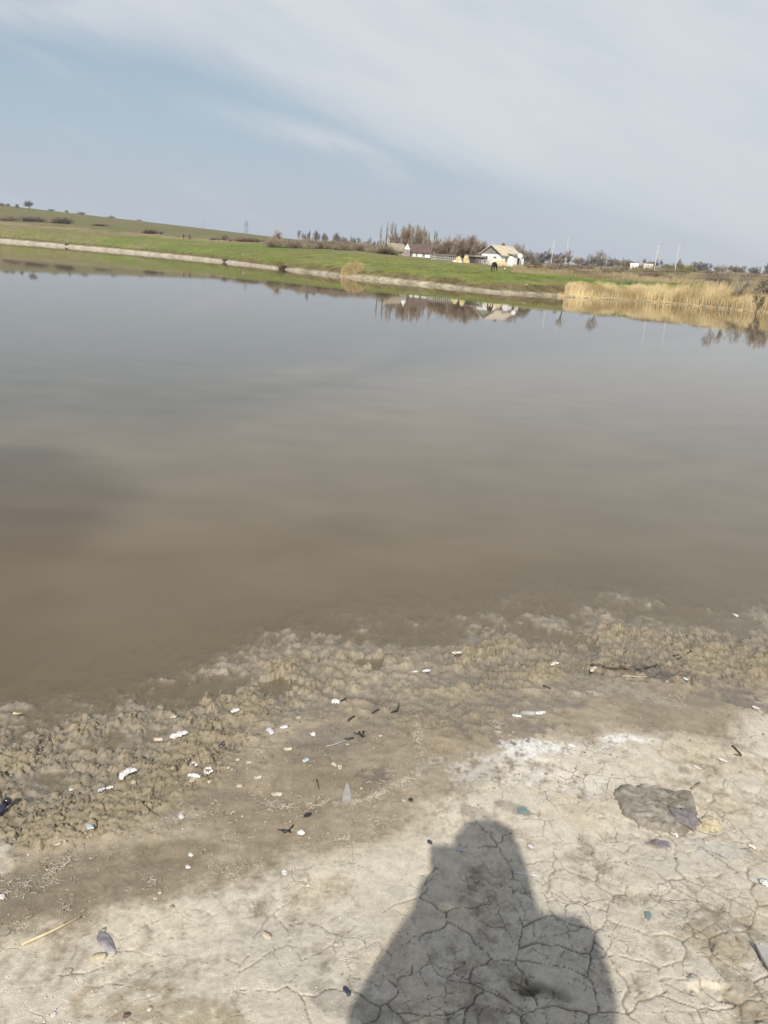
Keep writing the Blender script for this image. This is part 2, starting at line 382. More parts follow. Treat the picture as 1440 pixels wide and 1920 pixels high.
    for (bx, by, rx, ry, cc, k) in ((1240, 1583, .035, .02, (.20, .17, .17), .6), (1330, 1600, .09, .05, (.5, .48, .44), .5), (1430, 1650, .05, .04, (.55, .54, .50), .7),
                                    (1360, 1520, .09, .07, (.43, .36, .24), .5), (960, 1515, .08, .03, (.24, .21, .18), .6), (900, 1525, .05, .03, (.26, .22, .18), .5),
                                    (1350, 1790, .09, .05, (.38, .30, .18), .5), (1390, 1875, .07, .09, (.30, .25, .17), .6), (660, 1870, .2, .05, (.30, .27, .22), .5), (300, 1910, .2, .05, (.38, .31, .20), .6)):
        st = blob(X, Y, bx, by, rx, ry, -.2, med*.8+fine*.6); A = mixc(A, C(*cc), st*k)
    A = mixc(A, C(.17, .14, .10), np.clip(crack*1.1, 0, 1)*(.46+.26*inshade))  # shade inside the wide cracks painted into the albedo
    A = mixc(A, C(.06, .052, .035), np.maximum(pit, deep*.8)*.85)  # dark of the pit and its crack line is painted shade, relief stays shallow
    A = mixc(A, C(.10, .082, .052), crev2*rough*.62); A = mixc(A, C(.12, .10, .065), np.clip((crev+.7*sm(.09, .0, g2-g1)*sm(-.1, .3, gidr-.35))*rough, 0, 1)*.75)  # crevices between clods: their small shadows painted into the albedo, with wet cavities
    # damp soil close to and under the water
    damp = sm(.028, .004, z)*(s < 1.5); A = mixc(A, grey*.90, damp*.8)
    sub = sm(.003, -.004, z); A = mixc(A, c_sub, sub*.8)
    A = A*(1+.13*fine+.10*tiny)[..., None]
    A = np.clip(A, .02, .8)
    wet = np.clip(np.maximum(sm(.035, .0, z)*(s < 1.5), .35*(1-dry)*sm(-.3, .5, big)), 0, 1)
    return z, A, wet, np.clip(dry, 0, 1)
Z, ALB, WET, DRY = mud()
def hn(x, y):
    i = int(np.clip(np.searchsorted(ys, y)-1, 0, len(ys)-2)); j = int(np.clip(np.searchsorted(xs, x)-1, 0, len(xs)-2))
    return float(max(Z[i, j], Z[i+1, j+1]))
def gp(px, py):
    r = ray(px, py); t = -(H-.12)/r.z
    for _ in range(10):
        p = CO+r*t; t = (hn(p.x, p.y)-H)/r.z
    return CO+r*t

def ground_mat():
    M = bpy.data.materials.new('mud'); M.use_nodes = True; nt = M.node_tree; N = nt.nodes; L = nt.links; p = N['Principled BSDF']
    a = N.new('ShaderNodeAttribute'); a.attribute_name = 'Col'; w = N.new('ShaderNodeAttribute'); w.attribute_name = 'Wet'
    tc = N.new('ShaderNodeTexCoord')
    n1 = N.new('ShaderNodeTexNoise'); n1.inputs['Scale'].default_value = 260; n1.inputs['Detail'].default_value = 6; n1.inputs['Roughness'].default_value = .65; L.new(tc.outputs['Object'], n1.inputs['Vector'])
    mr = N.new('ShaderNodeMapRange'); L.new(n1.outputs[0], mr.inputs[0]); mr.inputs[1].default_value = .3; mr.inputs[2].default_value = .7; mr.inputs[3].default_value = .80; mr.inputs[4].default_value = 1.2
    mx = N.new('ShaderNodeVectorMath'); mx.operation = 'SCALE'; L.new(a.outputs['Color'], mx.inputs[0]); L.new(mr.outputs[0], mx.inputs['Scale'])
    # pale grit
    v = N.new('ShaderNodeTexVoronoi'); v.inputs['Scale'].default_value = 95; L.new(tc.outputs['Object'], v.inputs['Vector'])
    r = N.new('ShaderNodeMapRange'); L.new(v.outputs['Distance'], r.inputs[0]); r.inputs[1].default_value = .16; r.inputs[2].default_value = .10; r.inputs[3].default_value = 0; r.inputs[4].default_value = 1
    sp = N.new('ShaderNodeSeparateColor'); L.new(v.outputs['Color'], sp.inputs[0])
    g = N.new('ShaderNodeMath'); g.operation = 'GREATER_THAN'; L.new(sp.outputs[0], g.inputs[0]); g.inputs[1].default_value = .80
    mm = N.new('ShaderNodeMath'); mm.operation = 'MULTIPLY'; L.new(r.outputs[0], mm.inputs[0]); L.new(g.outputs[0], mm.inputs[1])
    m2 = N.new('ShaderNodeMath'); m2.operation = 'MULTIPLY'; L.new(mm.outputs[0], m2.inputs[0]); m2.inputs[1].default_value = .5
    mix = N.new('ShaderNodeMix'); mix.data_type = 'RGBA'; L.new(m2.outputs[0], mix.inputs[0]); L.new(mx.outputs[0], mix.inputs[6]); mix.inputs[7].default_value = (.62, .56, .44, 1)
    L.new(mix.outputs[2], p.inputs['Base Color'])
    ro = N.new('ShaderNodeMapRange'); L.new(w.outputs['Fac'], ro.inputs[0]); ro.inputs[3].default_value = .92; ro.inputs[4].default_value = .42; L.new(ro.outputs[0], p.inputs['Roughness'])
    p.inputs['Specular IOR Level'].default_value = .35
    # hairline drying cracks between the wide ones
    dr = N.new('ShaderNodeAttribute'); dr.attribute_name = 'Dry'
    wn_ = N.new('ShaderNodeTexNoise'); wn_.inputs['Scale'].default_value = 22; wn_.inputs['Detail'].default_value = 4; L.new(tc.outputs['Object'], wn_.inputs['Vector'])
    sub = N.new('ShaderNodeVectorMath'); sub.operation = 'MULTIPLY_ADD'; L.new(wn_.outputs['Color'], sub.inputs[0]); sub.inputs[1].default_value = (.045, .045, 0); L.new(tc.outputs['Object'], sub.inputs[2])
    flat = N.new('ShaderNodeVectorMath'); flat.operation = 'MULTIPLY'; L.new(sub.outputs[0], flat.inputs[0]); flat.inputs[1].default_value = (1, 1, 0)
    total = None
    for sc_, w0, w1 in ((11.5, .006, .020),):
        vc = N.new('ShaderNodeTexVoronoi'); vc.feature = 'DISTANCE_TO_EDGE'; vc.inputs['Scale'].default_value = sc_; L.new(flat.outputs[0], vc.inputs['Vector'])
        gate = N.new('ShaderNodeTexNoise'); gate.inputs['Scale'].default_value = sc_*.55; gate.inputs['Detail'].default_value = 2; L.new(tc.outputs['Object'], gate.inputs['Vector'])
        gm_ = N.new('ShaderNodeMapRange'); L.new(gate.outputs[0], gm_.inputs[0]); gm_.inputs[1].default_value = .48; gm_.inputs[2].default_value = .66
        e_ = N.new('ShaderNodeMapRange'); L.new(vc.outputs['Distance'], e_.inputs[0]); e_.inputs[1].default_value = w1; e_.inputs[2].default_value = w0; e_.inputs[3].default_value = 0; e_.inputs[4].default_value = 1
        q = N.new('ShaderNodeMath'); q.operation = 'MULTIPLY'; L.new(e_.outputs[0], q.inputs[0]); L.new(gm_.outputs[0], q.inputs[1])
        if total is None: total = q.outputs[0]
        else:
            mq = N.new('ShaderNodeMath'); mq.operation = 'MAXIMUM'; L.new(total, mq.inputs[0]); L.new(q.outputs[0], mq.inputs[1]); total = mq.outputs[0]
    ck = N.new('ShaderNodeMath'); ck.operation = 'MULTIPLY'; L.new(total, ck.inputs[0]); L.new(dr.outputs['Fac'], ck.inputs[1])
    ck2 = N.new('ShaderNodeMath'); ck2.operation = 'MULTIPLY'; L.new(ck.outputs[0], ck2.inputs[0]); ck2.inputs[1].default_value = .48
    mc = N.new('ShaderNodeMix'); mc.data_type = 'RGBA'; L.new(ck2.outputs[0], mc.inputs[0]); L.new(mix.outputs[2], mc.inputs[6]); mc.inputs[7].default_value = (.13, .11, .08, 1); L.new(mc.outputs[2], p.inputs['Base Color'])  # hairlines get their inner shade as a darker base colour
    hh = N.new('ShaderNodeMath'); hh.operation = 'MULTIPLY_ADD'; L.new(ck.outputs[0], hh.inputs[0]); hh.inputs[1].default_value = -1.6; L.new(n1.outputs[0], hh.inputs[2])
    b = N.new('ShaderNodeBump'); b.inputs['Strength'].default_value = .75; b.inputs['Distance'].default_value = .0025; L.new(hh.outputs[0], b.inputs['Height']); L.new(b.outputs[0], p.inputs['Normal'])
    return M
ny, nx = X.shape
bank = mesh_np('mud_bank', np.stack([X, Y, Z], -1).reshape(-1, 3), grid_faces(ny, nx), ground_mat())
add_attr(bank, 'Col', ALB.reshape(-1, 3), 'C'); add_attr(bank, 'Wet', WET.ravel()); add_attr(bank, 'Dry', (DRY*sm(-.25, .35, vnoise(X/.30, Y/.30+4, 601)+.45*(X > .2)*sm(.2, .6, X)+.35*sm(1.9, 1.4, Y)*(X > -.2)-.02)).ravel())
tag(bank, kind='structure')

# ------------------------------------------------------------------ far terrain (polar sheet)
K = .85
cols_raw = [
 (0,    [452,   (300, 445), (310, 443), (350, 431), (390, 421), (430, 414), (700, 384)]),
 (345,  [483.5, (197, 476), (206, 473), (240, 461), (275, 451), (320, 441), (640, 424)]),
 (505,  [502,   (138, 496), (146, 489), (175, 474), (215, 462), (260, 455), (560, 443.5)]),
 (640,  [518.5, (110, 509), (119, 500), (145, 487), (180, 474), (225, 466), (480, 459)]),
 (700,  [524,   (104, 514), (112, 506), (135, 492), (165, 480), (200, 474), (420, 467)]),
 (930,  [549,   (83, 541), (90, 531), (110, 514), (130, 505), (175, 496), (400, 489)]),
 (1100, [559,   (89, 551), (95, 538), (108, 526), (122, 520), (170, 507), (400, 497)]),
 (1250, [568.5, (92, 564), (96, 556), (110, 538), (125, 527), (170, 512), (400, 503)]),
 (1440, [587,   (82, 583), (86, 574), (100, 556), (118, 542), (170, 524), (400, 513)])]
AZc, Dc, Zc = [], [], []
for (px, rows) in cols_raw:
    az = az_of(px); r = ray(px, rows[0]); hz = math.hypot(r.x, r.y); d1 = H*hz/(-r.z)
    D = [d1*.8, d1]; ZZ = [-1.0, 0.0]; dprev = d1
    for (d, y) in rows[1:]:
        dd = d*K; rr = ray(px, y); h2 = math.hypot(rr.x, rr.y); dd = max(dd, dprev*1.02); dprev = dd
        D.append(dd); ZZ.append(max(H+dd*rr.z/h2, ZZ[-1]+.02))
    D.append(1350); ZZ.append(ZZ[-1]+2); AZc.append(az); Dc.append(D); Zc.append(ZZ)
AZc = np.array(AZc); Dc = np.array(Dc); Zc = np.array(Zc)
# beyond the frame the same banks carry on
AZc = np.concatenate([[R(-75)], [R(-45)], AZc, [R(40)], [R(75)]])
Dc = np.concatenate([[Dc[0]*1.1], [Dc[0]*1.05], Dc, [Dc[-1]], [Dc[-1]*.9]]); Zc = np.concatenate([[Zc[0]], [Zc[0]], Zc, [Zc[-1]], [Zc[-1]]])
def prof(az):
    D = np.stack([np.interp(az, AZc, Dc[:, k]) for k in range(Dc.shape[1])], -1); ZZ = np.stack([np.interp(az, AZc, Zc[:, k]) for k in range(Dc.shape[1])], -1)
    return D, ZZ
def zfar(x, y):
    az = math.atan2(x, y); d = math.hypot(x, y); D, ZZ = prof(np.array([az])); return float(np.interp(d, D[0], ZZ[0]))
def gfar(px, py, dmin=50, dmax=900):
    """where the line of sight through an image point first meets the far ground"""
    r = ray(px, py); t = dmin
    while t < dmax:
        p = CO+r*t
        if p.z <= zfar(p.x, p.y): return Vector((p.x, p.y, zfar(p.x, p.y)))
        t += .5
    return None
def far_at(px, d, py=None):
    a = az_of(px) if py is None else math.atan2(ray(px, py).x, ray(px, py).y)
    x, y = math.sin(a)*d, math.cos(a)*d; return Vector((x, y, zfar(x, y)))

def far_terrain():
    az = np.concatenate([np.arange(-75, -34, .5), np.arange(-34, 36, .06), np.arange(36, 75.5, .5)])*math.pi/180
    # row parameter: 0 near .. 8 beyond
    v = np.concatenate([np.linspace(0, 1, 12)[:-1], np.linspace(1, 2, 22)[:-1], np.linspace(2, 3, 26)[:-1], np.linspace(3, 6, 150)[:-1], np.linspace(6, 7, 70)[:-1], np.linspace(7, 8, 12)])
    D, ZZ = prof(az)
    k = np.minimum(v.astype(int), 7); f = v-k
    d = D[:, k]*(1-f)+D[:, k+1]*f; z = ZZ[:, k]*(1-f)+ZZ[:, k+1]*f          # (naz, nv)
    A = az[:, None]; x = np.sin(A)*d; y = np.cos(A)*d; V = np.broadcast_to(v, d.shape)
    dn = np.clip(V-.9, 0, 1)
    n_s = fbm(x, y, 6, 4, 201); n_m = fbm(x, y, 22, 4, 203); n_l = fbm(x, y, 80, 3, 207)
    bankness = sm(1.9, 2.3, V)*sm(3.3, 2.6, V)
    z = z+dn*(.05*n_s+.07*fbm(x, y, 1.6, 3, 209)*sm(7, 5, V)*sm(1.8, 2.4, V))+bankness*(.09*fbm(x, y, 2.2, 3, 211))+.03*sm(.9, 1.1, V)*fbm(x, y, .8, 2, 213)
    def C(*c): return np.array(c)
    beach = C(.43, .385, .29); brown = C(.150, .122, .066); green = C(.150, .190, .038); green2 = C(.200, .218, .062); olive = C(.180, .172, .065); tan = C(.27, .215, .12)
    hill = C(.165, .150, .068); scrub = C(.265, .210, .120); dkgreen = C(.125, .180, .045)
    def mixc(a, b, t): return a*(1-t[..., None])+b*t[..., None]
    W = V+.30*n_m+.18*n_s
    right = sm(az_of(960), az_of(1060), A)*np.ones_like(x); left = sm(az_of(520), az_of(400), A)*np.ones_like(x)
    c = np.broadcast_to(beach, x.shape+(3,)).copy()
    c = mixc(c, C(.36, .31, .23), sm(0, .5, n_s)*.7)
    c = mixc(c, C(.27, .225, .155), sm(az_of(420), az_of(640), A)*sm(-.9, .2, fbm(x, y, 3, 3, 231))*np.ones_like(x)*.75); bl = sm(1.45, 1.85, V+.12*n_s)
    c = mixc(c, mixc(np.broadcast_to(brown, x.shape+(3,)), olive, sm(.15, -.25, n_s+left*.8-.2)), bl)
    g = mixc(np.broadcast_to(green, x.shape+(3,)), green2, sm(-.3, .4, n_m)); g = mixc(g, olive, sm(.0, .5, n_l+.4*n_s)*.75)
    c = mixc(c, g, sm(2.55, 3.05, W+.35*left))
    pk = right*sm(3.2, 3.9, W)*sm(5.0, 4.4, W); c = mixc(c, dkgreen, pk*.75)
    c = mixc(c, olive, (1-right)*sm(3.3, 3.8, V+.25*n_m)*sm(4.5, 4.1, V+.25*n_m)*.45)
    far = mixc(np.broadcast_to(scrub, x.shape+(3,)), C(.23, .20, .10), sm(-.3, .4, n_m)); far = mixc(far, C(.14, .13, .06), sm(.1, .6, n_s+.4*n_m)*.7)
    c = mixc(c, far, sm(4.4, 4.8, W)*right)
    tl = mixc(np.broadcast_to(tan, x.shape+(3,)), C(.20, .17, .085), sm(-.2, .5, n_m))
    mid = mixc(np.broadcast_to(green, x.shape+(3,)), olive, sm(-.3, .3, n_m))
    c = mixc(c, tl, sm(4.75, 5.15, W)*left); c = mixc(c, mixc(mid, scrub, np.full(x.shape, .35)), sm(4.9, 5.5, W)*(1-left)*(1-right))
    hl = mixc(np.broadcast_to(hill, x.shape+(3,)), C(.145, .155, .055), sm(-.2, .4, n_m+.5*n_l)); hl = mixc(hl, C(.19, .15, .085), sm(.1, .6, n_s+.5*n_m)*.6)
    c = mixc(c, hl, sm(5.55, 5.95, W)*(1-right))
    c = mixc(c, C(.20, .165, .09), sm(.15, .55, fbm(x, y, 11, 4, 241))*sm(2.2, 2.8, V)*.6); c = c*(1+.25*fbm(x, y, 1.6, 4, 221)+.12*fbm(x, y, 5, 3, 223))[..., None]
    c = np.clip(c, .01, .7)
    nv = len(v); na = len(az)
    o = mesh_np('grass_field', np.stack([x, y, z], -1).reshape(-1, 3), grid_faces(na, nv)[:, ::-1], None)
    add_attr(o, 'Col', c.reshape(-1, 3), 'C')
    M = bpy.data.materials.new('field'); M.use_nodes = True; nt = M.node_tree; N = nt.nodes; L = nt.links; p = N['Principled BSDF']
    a = N.new('ShaderNodeAttribute'); a.attribute_name = 'Col'
    tc = N.new('ShaderNodeTexCoord'); n1 = N.new('ShaderNodeTexNoise'); n1.inputs['Scale'].default_value = 2.2; n1.inputs['Detail'].default_value = 6; L.new(tc.outputs['Object'], n1.inputs['Vector'])
    mr = N.new('ShaderNodeMapRange'); L.new(n1.outputs[0], mr.inputs[0]); mr.inputs[1].default_value = .3; mr.inputs[2].default_value = .7; mr.inputs[3].default_value = .68; mr.inputs[4].default_value = 1.32
    mx = N.new('ShaderNodeVectorMath'); mx.operation = 'SCALE'; L.new(a.outputs['Color'], mx.inputs[0]); L.new(mr.outputs[0], mx.inputs['Scale']); L.new(mx.outputs[0], p.inputs['Base Color'])
    p.inputs['Roughness'].default_value = .95; p.inputs['Specular IOR Level'].default_value = .1
    b = N.new('ShaderNodeBump'); b.inputs['Strength'].default_value = .8; b.inputs['Distance'].default_value = .15; L.new(n1.outputs[0], b.inputs['Height']); L.new(b.outputs[0], p.inputs['Normal'])
    o.data.materials.append(M); tag(o, kind='structure')
far_terrain()
# the ground behind and to the sides, under everything, out to the horizon
def outer_ground():
    rr = np.array([0, 12, 30, 60, 120, 300, 800, 1380.0]); aa = np.linspace(-math.pi, math.pi, 145)
    Rr, Aa = np.meshgrid(rr, aa, indexing='ij'); x = np.sin(Aa)*Rr; y = np.cos(Aa)*Rr
    z = np.where(Rr < 26, -1.5, np.where(np.abs(Aa) < R(76), -1.6, zb(x, y)-.02))
    o = mesh_np('ground', np.stack([x, y, z], -1).reshape(-1, 3), grid_faces(len(rr), len(aa)), mat('bare_earth', (.27, .23, .16), .95, .2, .5))
    tag(o, kind='structure')
outer_ground()

# ------------------------------------------------------------------ water
def water():
    yi = np.searchsorted(ys, 1.2); ye = np.searchsorted(ys, 6.2)
    xw = xs[::4]; yw = np.concatenate([ys[yi:ye:3], [7, 9, 13, 20, 40, 80, 150, 300, 600]])
    xw = np.concatenate([[-600, -300, -120, -60], xw, [60, 120, 300, 600]])
    XW, YW = np.meshgrid(xw, yw)
    d = np.full(XW.shape, 1.0); ZZ = Z[yi:ye:3, ::4]; d[:ZZ.shape[0], 4:-4] = -ZZ
    turb = 1-np.exp(-np.maximum(d, 0)/.026)
    o = mesh_np('water', np.stack([XW, YW, np.zeros_like(XW)], -1).reshape(-1, 3), grid_faces(*XW.shape), None)
    add_attr(o, 'Turb', turb.ravel())
    M = bpy.data.materials.new('pond_water'); M.use_nodes = True; nt = M.node_tree; N = nt.nodes; L = nt.links; N.clear()
    out = N.new('ShaderNodeOutputMaterial'); a = N.new('ShaderNodeAttribute'); a.attribute_name = 'Turb'
    tc = N.new('ShaderNodeTexCoord')
    # silt clouds drifting in the water
    mp0 = N.new('ShaderNodeMapping'); mp0.inputs['Scale'].default_value = (1, 1.6, 1); L.new(tc.outputs['Object'], mp0.inputs[0])
    nz = N.new('ShaderNodeTexNoise'); nz.inputs['Scale'].default_value = 1.1; nz.inputs['Detail'].default_value = 5; L.new(mp0.outputs[0], nz.inputs['Vector'])
    rp = N.new('ShaderNodeValToRGB'); L.new(nz.outputs[0], rp.inputs[0]); rp.color_ramp.elements[0].position = .3; rp.color_ramp.elements[1].position = .7
    rp.color_ramp.elements[0].color = (.122, .094, .053, 1); rp.color_ramp.elements[1].color = (.155, .122, .074, 1)
    df = N.new('ShaderNodeBsdfDiffuse'); L.new(rp.outputs[0], df.inputs[0])
    tr = N.new('ShaderNodeBsdfTransparent'); tr.inputs[0].default_value = (.93, .92, .88, 1)
    tl = N.new('ShaderNodeBsdfTranslucent'); tl.inputs[0].default_value = (.16, .145, .11, 1); m0 = N.new('ShaderNodeAddShader'); L.new(df.outputs[0], m0.inputs[0]); L.new(tl.outputs[0], m0.inputs[1]); m1 = N.new('ShaderNodeMixShader'); L.new(a.outputs['Fac'], m1.inputs[0]); L.new(tr.outputs[0], m1.inputs[1]); L.new(m0.outputs[0], m1.inputs[2])
    gl = N.new('ShaderNodeBsdfGlossy'); gl.inputs['Roughness'].default_value = .024; gl.inputs[0].default_value = (.93, .93, .93, 1)
    fr = N.new('ShaderNodeFresnel'); fr.inputs[0].default_value = 1.333
    mp = N.new('ShaderNodeMapping'); mp.inputs['Scale'].default_value = (.7, 1.6, 1); L.new(tc.outputs['Object'], mp.inputs[0])
    wv = N.new('ShaderNodeTexNoise'); wv.inputs['Scale'].default_value = 1.3; wv.inputs['Detail'].default_value = 3; L.new(mp.outputs[0], wv.inputs['Vector'])
    b = N.new('ShaderNodeBump'); b.inputs['Strength'].default_value = .08; b.inputs['Distance'].default_value = .005; L.new(wv.outputs[0], b.inputs['Height'])
    L.new(b.outputs[0], gl.inputs['Normal'])
    m2 = N.new('ShaderNodeMixShader'); geo = N.new('ShaderNodeNewGeometry'); bf = N.new('ShaderNodeMix'); bf.data_type = 'FLOAT'; L.new(geo.outputs['Backfacing'], bf.inputs[0]); L.new(fr.outputs[0], bf.inputs[2]); bf.inputs[3].default_value = .04
    L.new(bf.outputs[0], m2.inputs[0]); L.new(m1.outputs[0], m2.inputs[1]); L.new(gl.outputs[0], m2.inputs[2]); L.new(m2.outputs[0], out.inputs[0])
    o.data.materials.append(M); tag(o, kind='structure')
water()
# ------------------------------------------------------------------ bare trees and shrubs
def rdir(d, spread, up=0):
    v = Vector((random.gauss(0, 1), random.gauss(0, 1), random.gauss(0, 1))); v = v-v.project(d); v.normalize()
    q = (d*math.cos(spread)+v*math.sin(spread)); q.z += up; return q.normalized()
def grow(mbt, mbc, p, d, L, r, lev, spec):
    pts = [p]; n = 3 if lev < 2 else 2; rad = [r]
    for i in range(n):
        d = rdir(d, random.uniform(.05, spec['wob']), spec['up']*.35); p = p+d*L/n; pts.append(p); rad.append(max(r*(1-.45*(i+1)/n), spec['rmin']))
    (mbt if lev < spec['tl'] else mbc).tube(pts, rad, 3 if lev else 5, cap=False)
    if lev >= spec['lev']: return
    k = random.randint(*spec['n'][min(lev, len(spec['n'])-1)])
    for j in range(k):
        t = random.uniform(.3 if lev else spec['first'], 1); i = min(int(t*n), n-1); q = pts[i].lerp(pts[i+1], t*n-i)
        grow(mbt, mbc, q, rdir(d, random.uniform(*spec['sp']), spec['up']), L*random.uniform(*spec['ls']), max(rad[i]*spec['rs'], spec['rmin']), lev+1, spec)
def bark(name, c): return mat(name, c, .9, .2, 1.5, spec=.1)
SPECS = {
 'spread': dict(L=3.0, r=.20, lev=4, tl=2, n=[(5, 6), (4, 5), (4, 5), (3, 4)], sp=(.45, .85), ls=(.55, .8), rs=.6, rmin=.016, wob=.22, up=.12, first=.5),
 'poplar': dict(L=9.5, r=.17, lev=3, tl=1, n=[(46, 54), (6, 8), (2, 3)], sp=(.22, .46), ls=(.16, .30), rs=.45, rmin=.034, wob=.06, up=.40, first=.08),
 'grove': dict(L=4.6, r=.16, lev=4, tl=1, n=[(9, 11), (5, 7), (4, 5), (2, 3)], sp=(.25, .6), ls=(.45, .68), rs=.55, rmin=.032, wob=.16, up=.22, first=.25),
 'round': dict(L=1.5, r=.14, lev=4, tl=1, n=[(8, 10), (6, 7), (5, 6), (3, 4)], sp=(.4, 1.0), ls=(.6, .85), rs=.6, rmin=.016, wob=.25, up=.06, first=.3),
}
PROTO = {}
def tree_meshes(kind, seed):
    key = (kind, seed)
    if key not in PROTO:
        st = random.getstate(); random.seed(seed*31+7); a, b = MB(), MB(); sp = SPECS[kind]
        grow(a, b, Vector((0, 0, -.2)), Vector((random.uniform(-.08, .08), random.uniform(-.08, .08), 1)).normalized(), sp['L'], sp['r'], 0, sp)
        top = max(v[2] for v in b.v); random.setstate(st); PROTO[key] = (a, b, top, {})
    return PROTO[key]
def plant_tree(name, label, cat, kind, seed, loc, height, group=None, bark_m=None, twig_m=None, wide=1.0, rz=None):
    a, b, top, cache = tree_meshes(kind, seed); s = height/top
    o = empty(name, loc, random.uniform(0, 6.28) if rz is None else rz); o.scale = (s*wide, s*wide, s); tag(o, label, cat, group)
    k = (bark_m.name, twig_m.name)
    if k not in cache:
        t = a.build('trunk', bark_m, o); c = b.build('crown', twig_m, o); cache[k] = (t, c)
    else:
        for src in cache[k]:
            q = src.copy(); col.objects.link(q); q.parent = o
    return o
def shrub_mesh(seed, n=420, h=1.4, w=1.5):
    st = random.getstate(); random.seed(seed); mb = MB(); roots = [Vector((random.gauss(0, w*.28), random.gauss(0, w*.2), -.1)) for _ in range(12)]
    for _ in range(n):
        p = random.choice(roots).copy(); d = Vector((random.gauss(0, .55), random.gauss(0, .55), 1)).normalized(); L = h*random.uniform(.35, 1.05)
        pts = [p]; k = 3
        for i in range(k): d = rdir(d, .25, .02); p = p+d*L/k; pts.append(p)
        mb.tube(pts, [.016, .013, .010, .007], 3, False)
        for _2 in range(3):
            q = pts[random.randint(1, 3)]; mb.tube([q, q+rdir(d, .7, .1)*L*.28], [.010, .006], 3, False)
    random.setstate(st); return mb
SHR = {}
def plant_shrub(name, label, cat, seed, loc, h, w, m_, group=None):
    k = (seed, m_.name)
    if k not in SHR:
        o = shrub_mesh(seed).build(name, m_); SHR[k] = o
    else:
        o = SHR[k].copy(); col.objects.link(o); o.name = name
    for kk in ('label', 'category', 'group'):
        if kk in o: del o[kk]
    o.location = loc; o.scale = (w/1.5, w/1.5, h/1.5); o.rotation_euler = (0, 0, random.uniform(0, 6.28)); tag(o, label, cat, group); return o
b_br = bark('bark_brown', (.135, .10, .075)); b_gr = bark('bark_grey', (.17, .155, .13)); b_dk = bark('bark_dark', (.09, .07, .055))
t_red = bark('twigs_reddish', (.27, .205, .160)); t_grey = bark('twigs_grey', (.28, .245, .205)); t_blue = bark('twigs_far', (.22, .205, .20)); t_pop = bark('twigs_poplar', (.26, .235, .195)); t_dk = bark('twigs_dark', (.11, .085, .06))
t_pink = bark('twigs_blossom', (.36, .26, .22)); t_ol = bark('twigs_olive', (.215, .19, .085)); t_yel = bark('twigs_yellow', (.50, .48, .13)); t_tan = bark('twigs_tan', (.31, .255, .190))

# poplar row and grove behind the farm
g = 'bare poplars in the row behind the farm'
for i, (x, y, top, w) in enumerate([(709, 472, 428, .8), (718, 473, 422, .62), (727, 473, 424, .8), (732, 473, 421, .6), (738, 474, 425, .9), (744, 474, 427, 1.), (750, 474, 426, 1.), (757, 475, 425, 1.1), (764, 475, 427, 1.1), (771, 476, 425, 1.2),
                                 (777, 476, 427, 1.2), (784, 477, 430, 1.2), (790, 477, 428, 1.1), (801, 479, 439, .8), (808, 479, 434, .7), (815, 480, 438, .9), (837, 482, 441, .6), (849, 483, 447, .6)]):
    d = 182+(i % 4)*4; p = far_at(x+2, d); hh = (y-top)/F*d*1.07
    plant_tree('poplar_tree', 'tall slim bare poplar in the row rising behind the farmhouses', 'tree', 'poplar', 1+i % 4, p, hh, g, b_gr, t_pop if i % 3 else t_grey, w*1.05)
g = 'bare brown trees crowded behind the farmhouses'
for i, (x, y, top, w) in enumerate([(733, 474, 440, 1.0), (748, 475, 434, 1.1), (762, 476, 430, 1.1), (776, 477, 432, 1.1), (789, 478, 436, 1.0), (800, 479, 446, 1.0), (812, 480, 446, .9), (740, 474, 446, 1.2), (770, 476, 440, 1.2), (755, 475, 431, .9), (783, 477, 431, .9), (768, 476, 428, .8), (794, 478, 440, .9), (725, 474, 446, .9), (716, 473, 450, .8), (806, 480, 452, 1.), (752, 474, 428, 1.), (760, 475, 433, 1.1), (765, 475, 429, .9), (773, 476, 434, 1.1), (780, 477, 432, 1.0), (787, 477, 434, 1.0), (744, 474, 433, 1.), (797, 478, 445, 1.), (735, 474, 437, .9), (817, 480, 453, .9)]):
    d = 186+(i % 3)*5; plant_tree('bare_tree', 'brown leafless tree in the crowded grove behind the farmhouses', 'tree', 'grove', 1+i % 3, far_at(x+2, d), (y-top)/F*d*1.05, g, b_br, t_red if i % 2 else t_tan, w)
g = 'round bushy trees around the farmyard'
for i, (x, y, top, w) in enumerate([(818, 489, 458, 1.0), (830, 490, 451, 1.15), (842, 491, 454, 1.0), (858, 492, 452, .8), (868, 492, 447, 1.1), (880, 493, 448, 1.1), (893, 493, 453, .9), (874, 492, 455, 1.1)]):
    d = 150+(i % 3)*3; plant_tree('round_tree', ('bushy bare tree touching the right end of the brown farmhouse roof', 'tallest bushy bare tree of the left farmyard clump, above the first dark shed', 'bushy bare tree above the middle of the yard fence', 'bushy bare tree above the rounded yellow straw heap', 'tallest bushy bare tree of the right farmyard clump', 'broad bushy bare tree above the reddish shed', 'bushy bare tree nearest the left wall of the white house', 'bushy bare tree standing behind the straw heap touching the reddish shed')[i], 'tree', 'round', 1+i % 3, far_at(x+1, d), (y-top)/F*d*1.05, g, b_br, t_red, w*.95)
g = 'bare trees right of the white house'
for i, (x, y, top, w) in enumerate([(968, 497, 458, .9), (980, 499, 463, .9), (990, 499, 472, 1.), (977, 499, 478, 1.2), (998, 500, 481, 1.)]):
    d = 150+(i % 2)*4; plant_tree('bare_tree', ('tallest thin bare tree rising at the right corner of the white house roof', 'second thin bare tree right of the white house, slightly lower', 'low rounded bare tree in the middle of the clump right of the white house', 'lowest wide bare tree beside the white dish', 'low bare tree at the right end of the clump beside the white house')[i], 'tree', 'round' if i > 1 else 'grove', 1+i % 3, far_at(x, d), (y-top)/F*d*1.05, g, b_br, t_tan if i % 2 else t_grey, w)
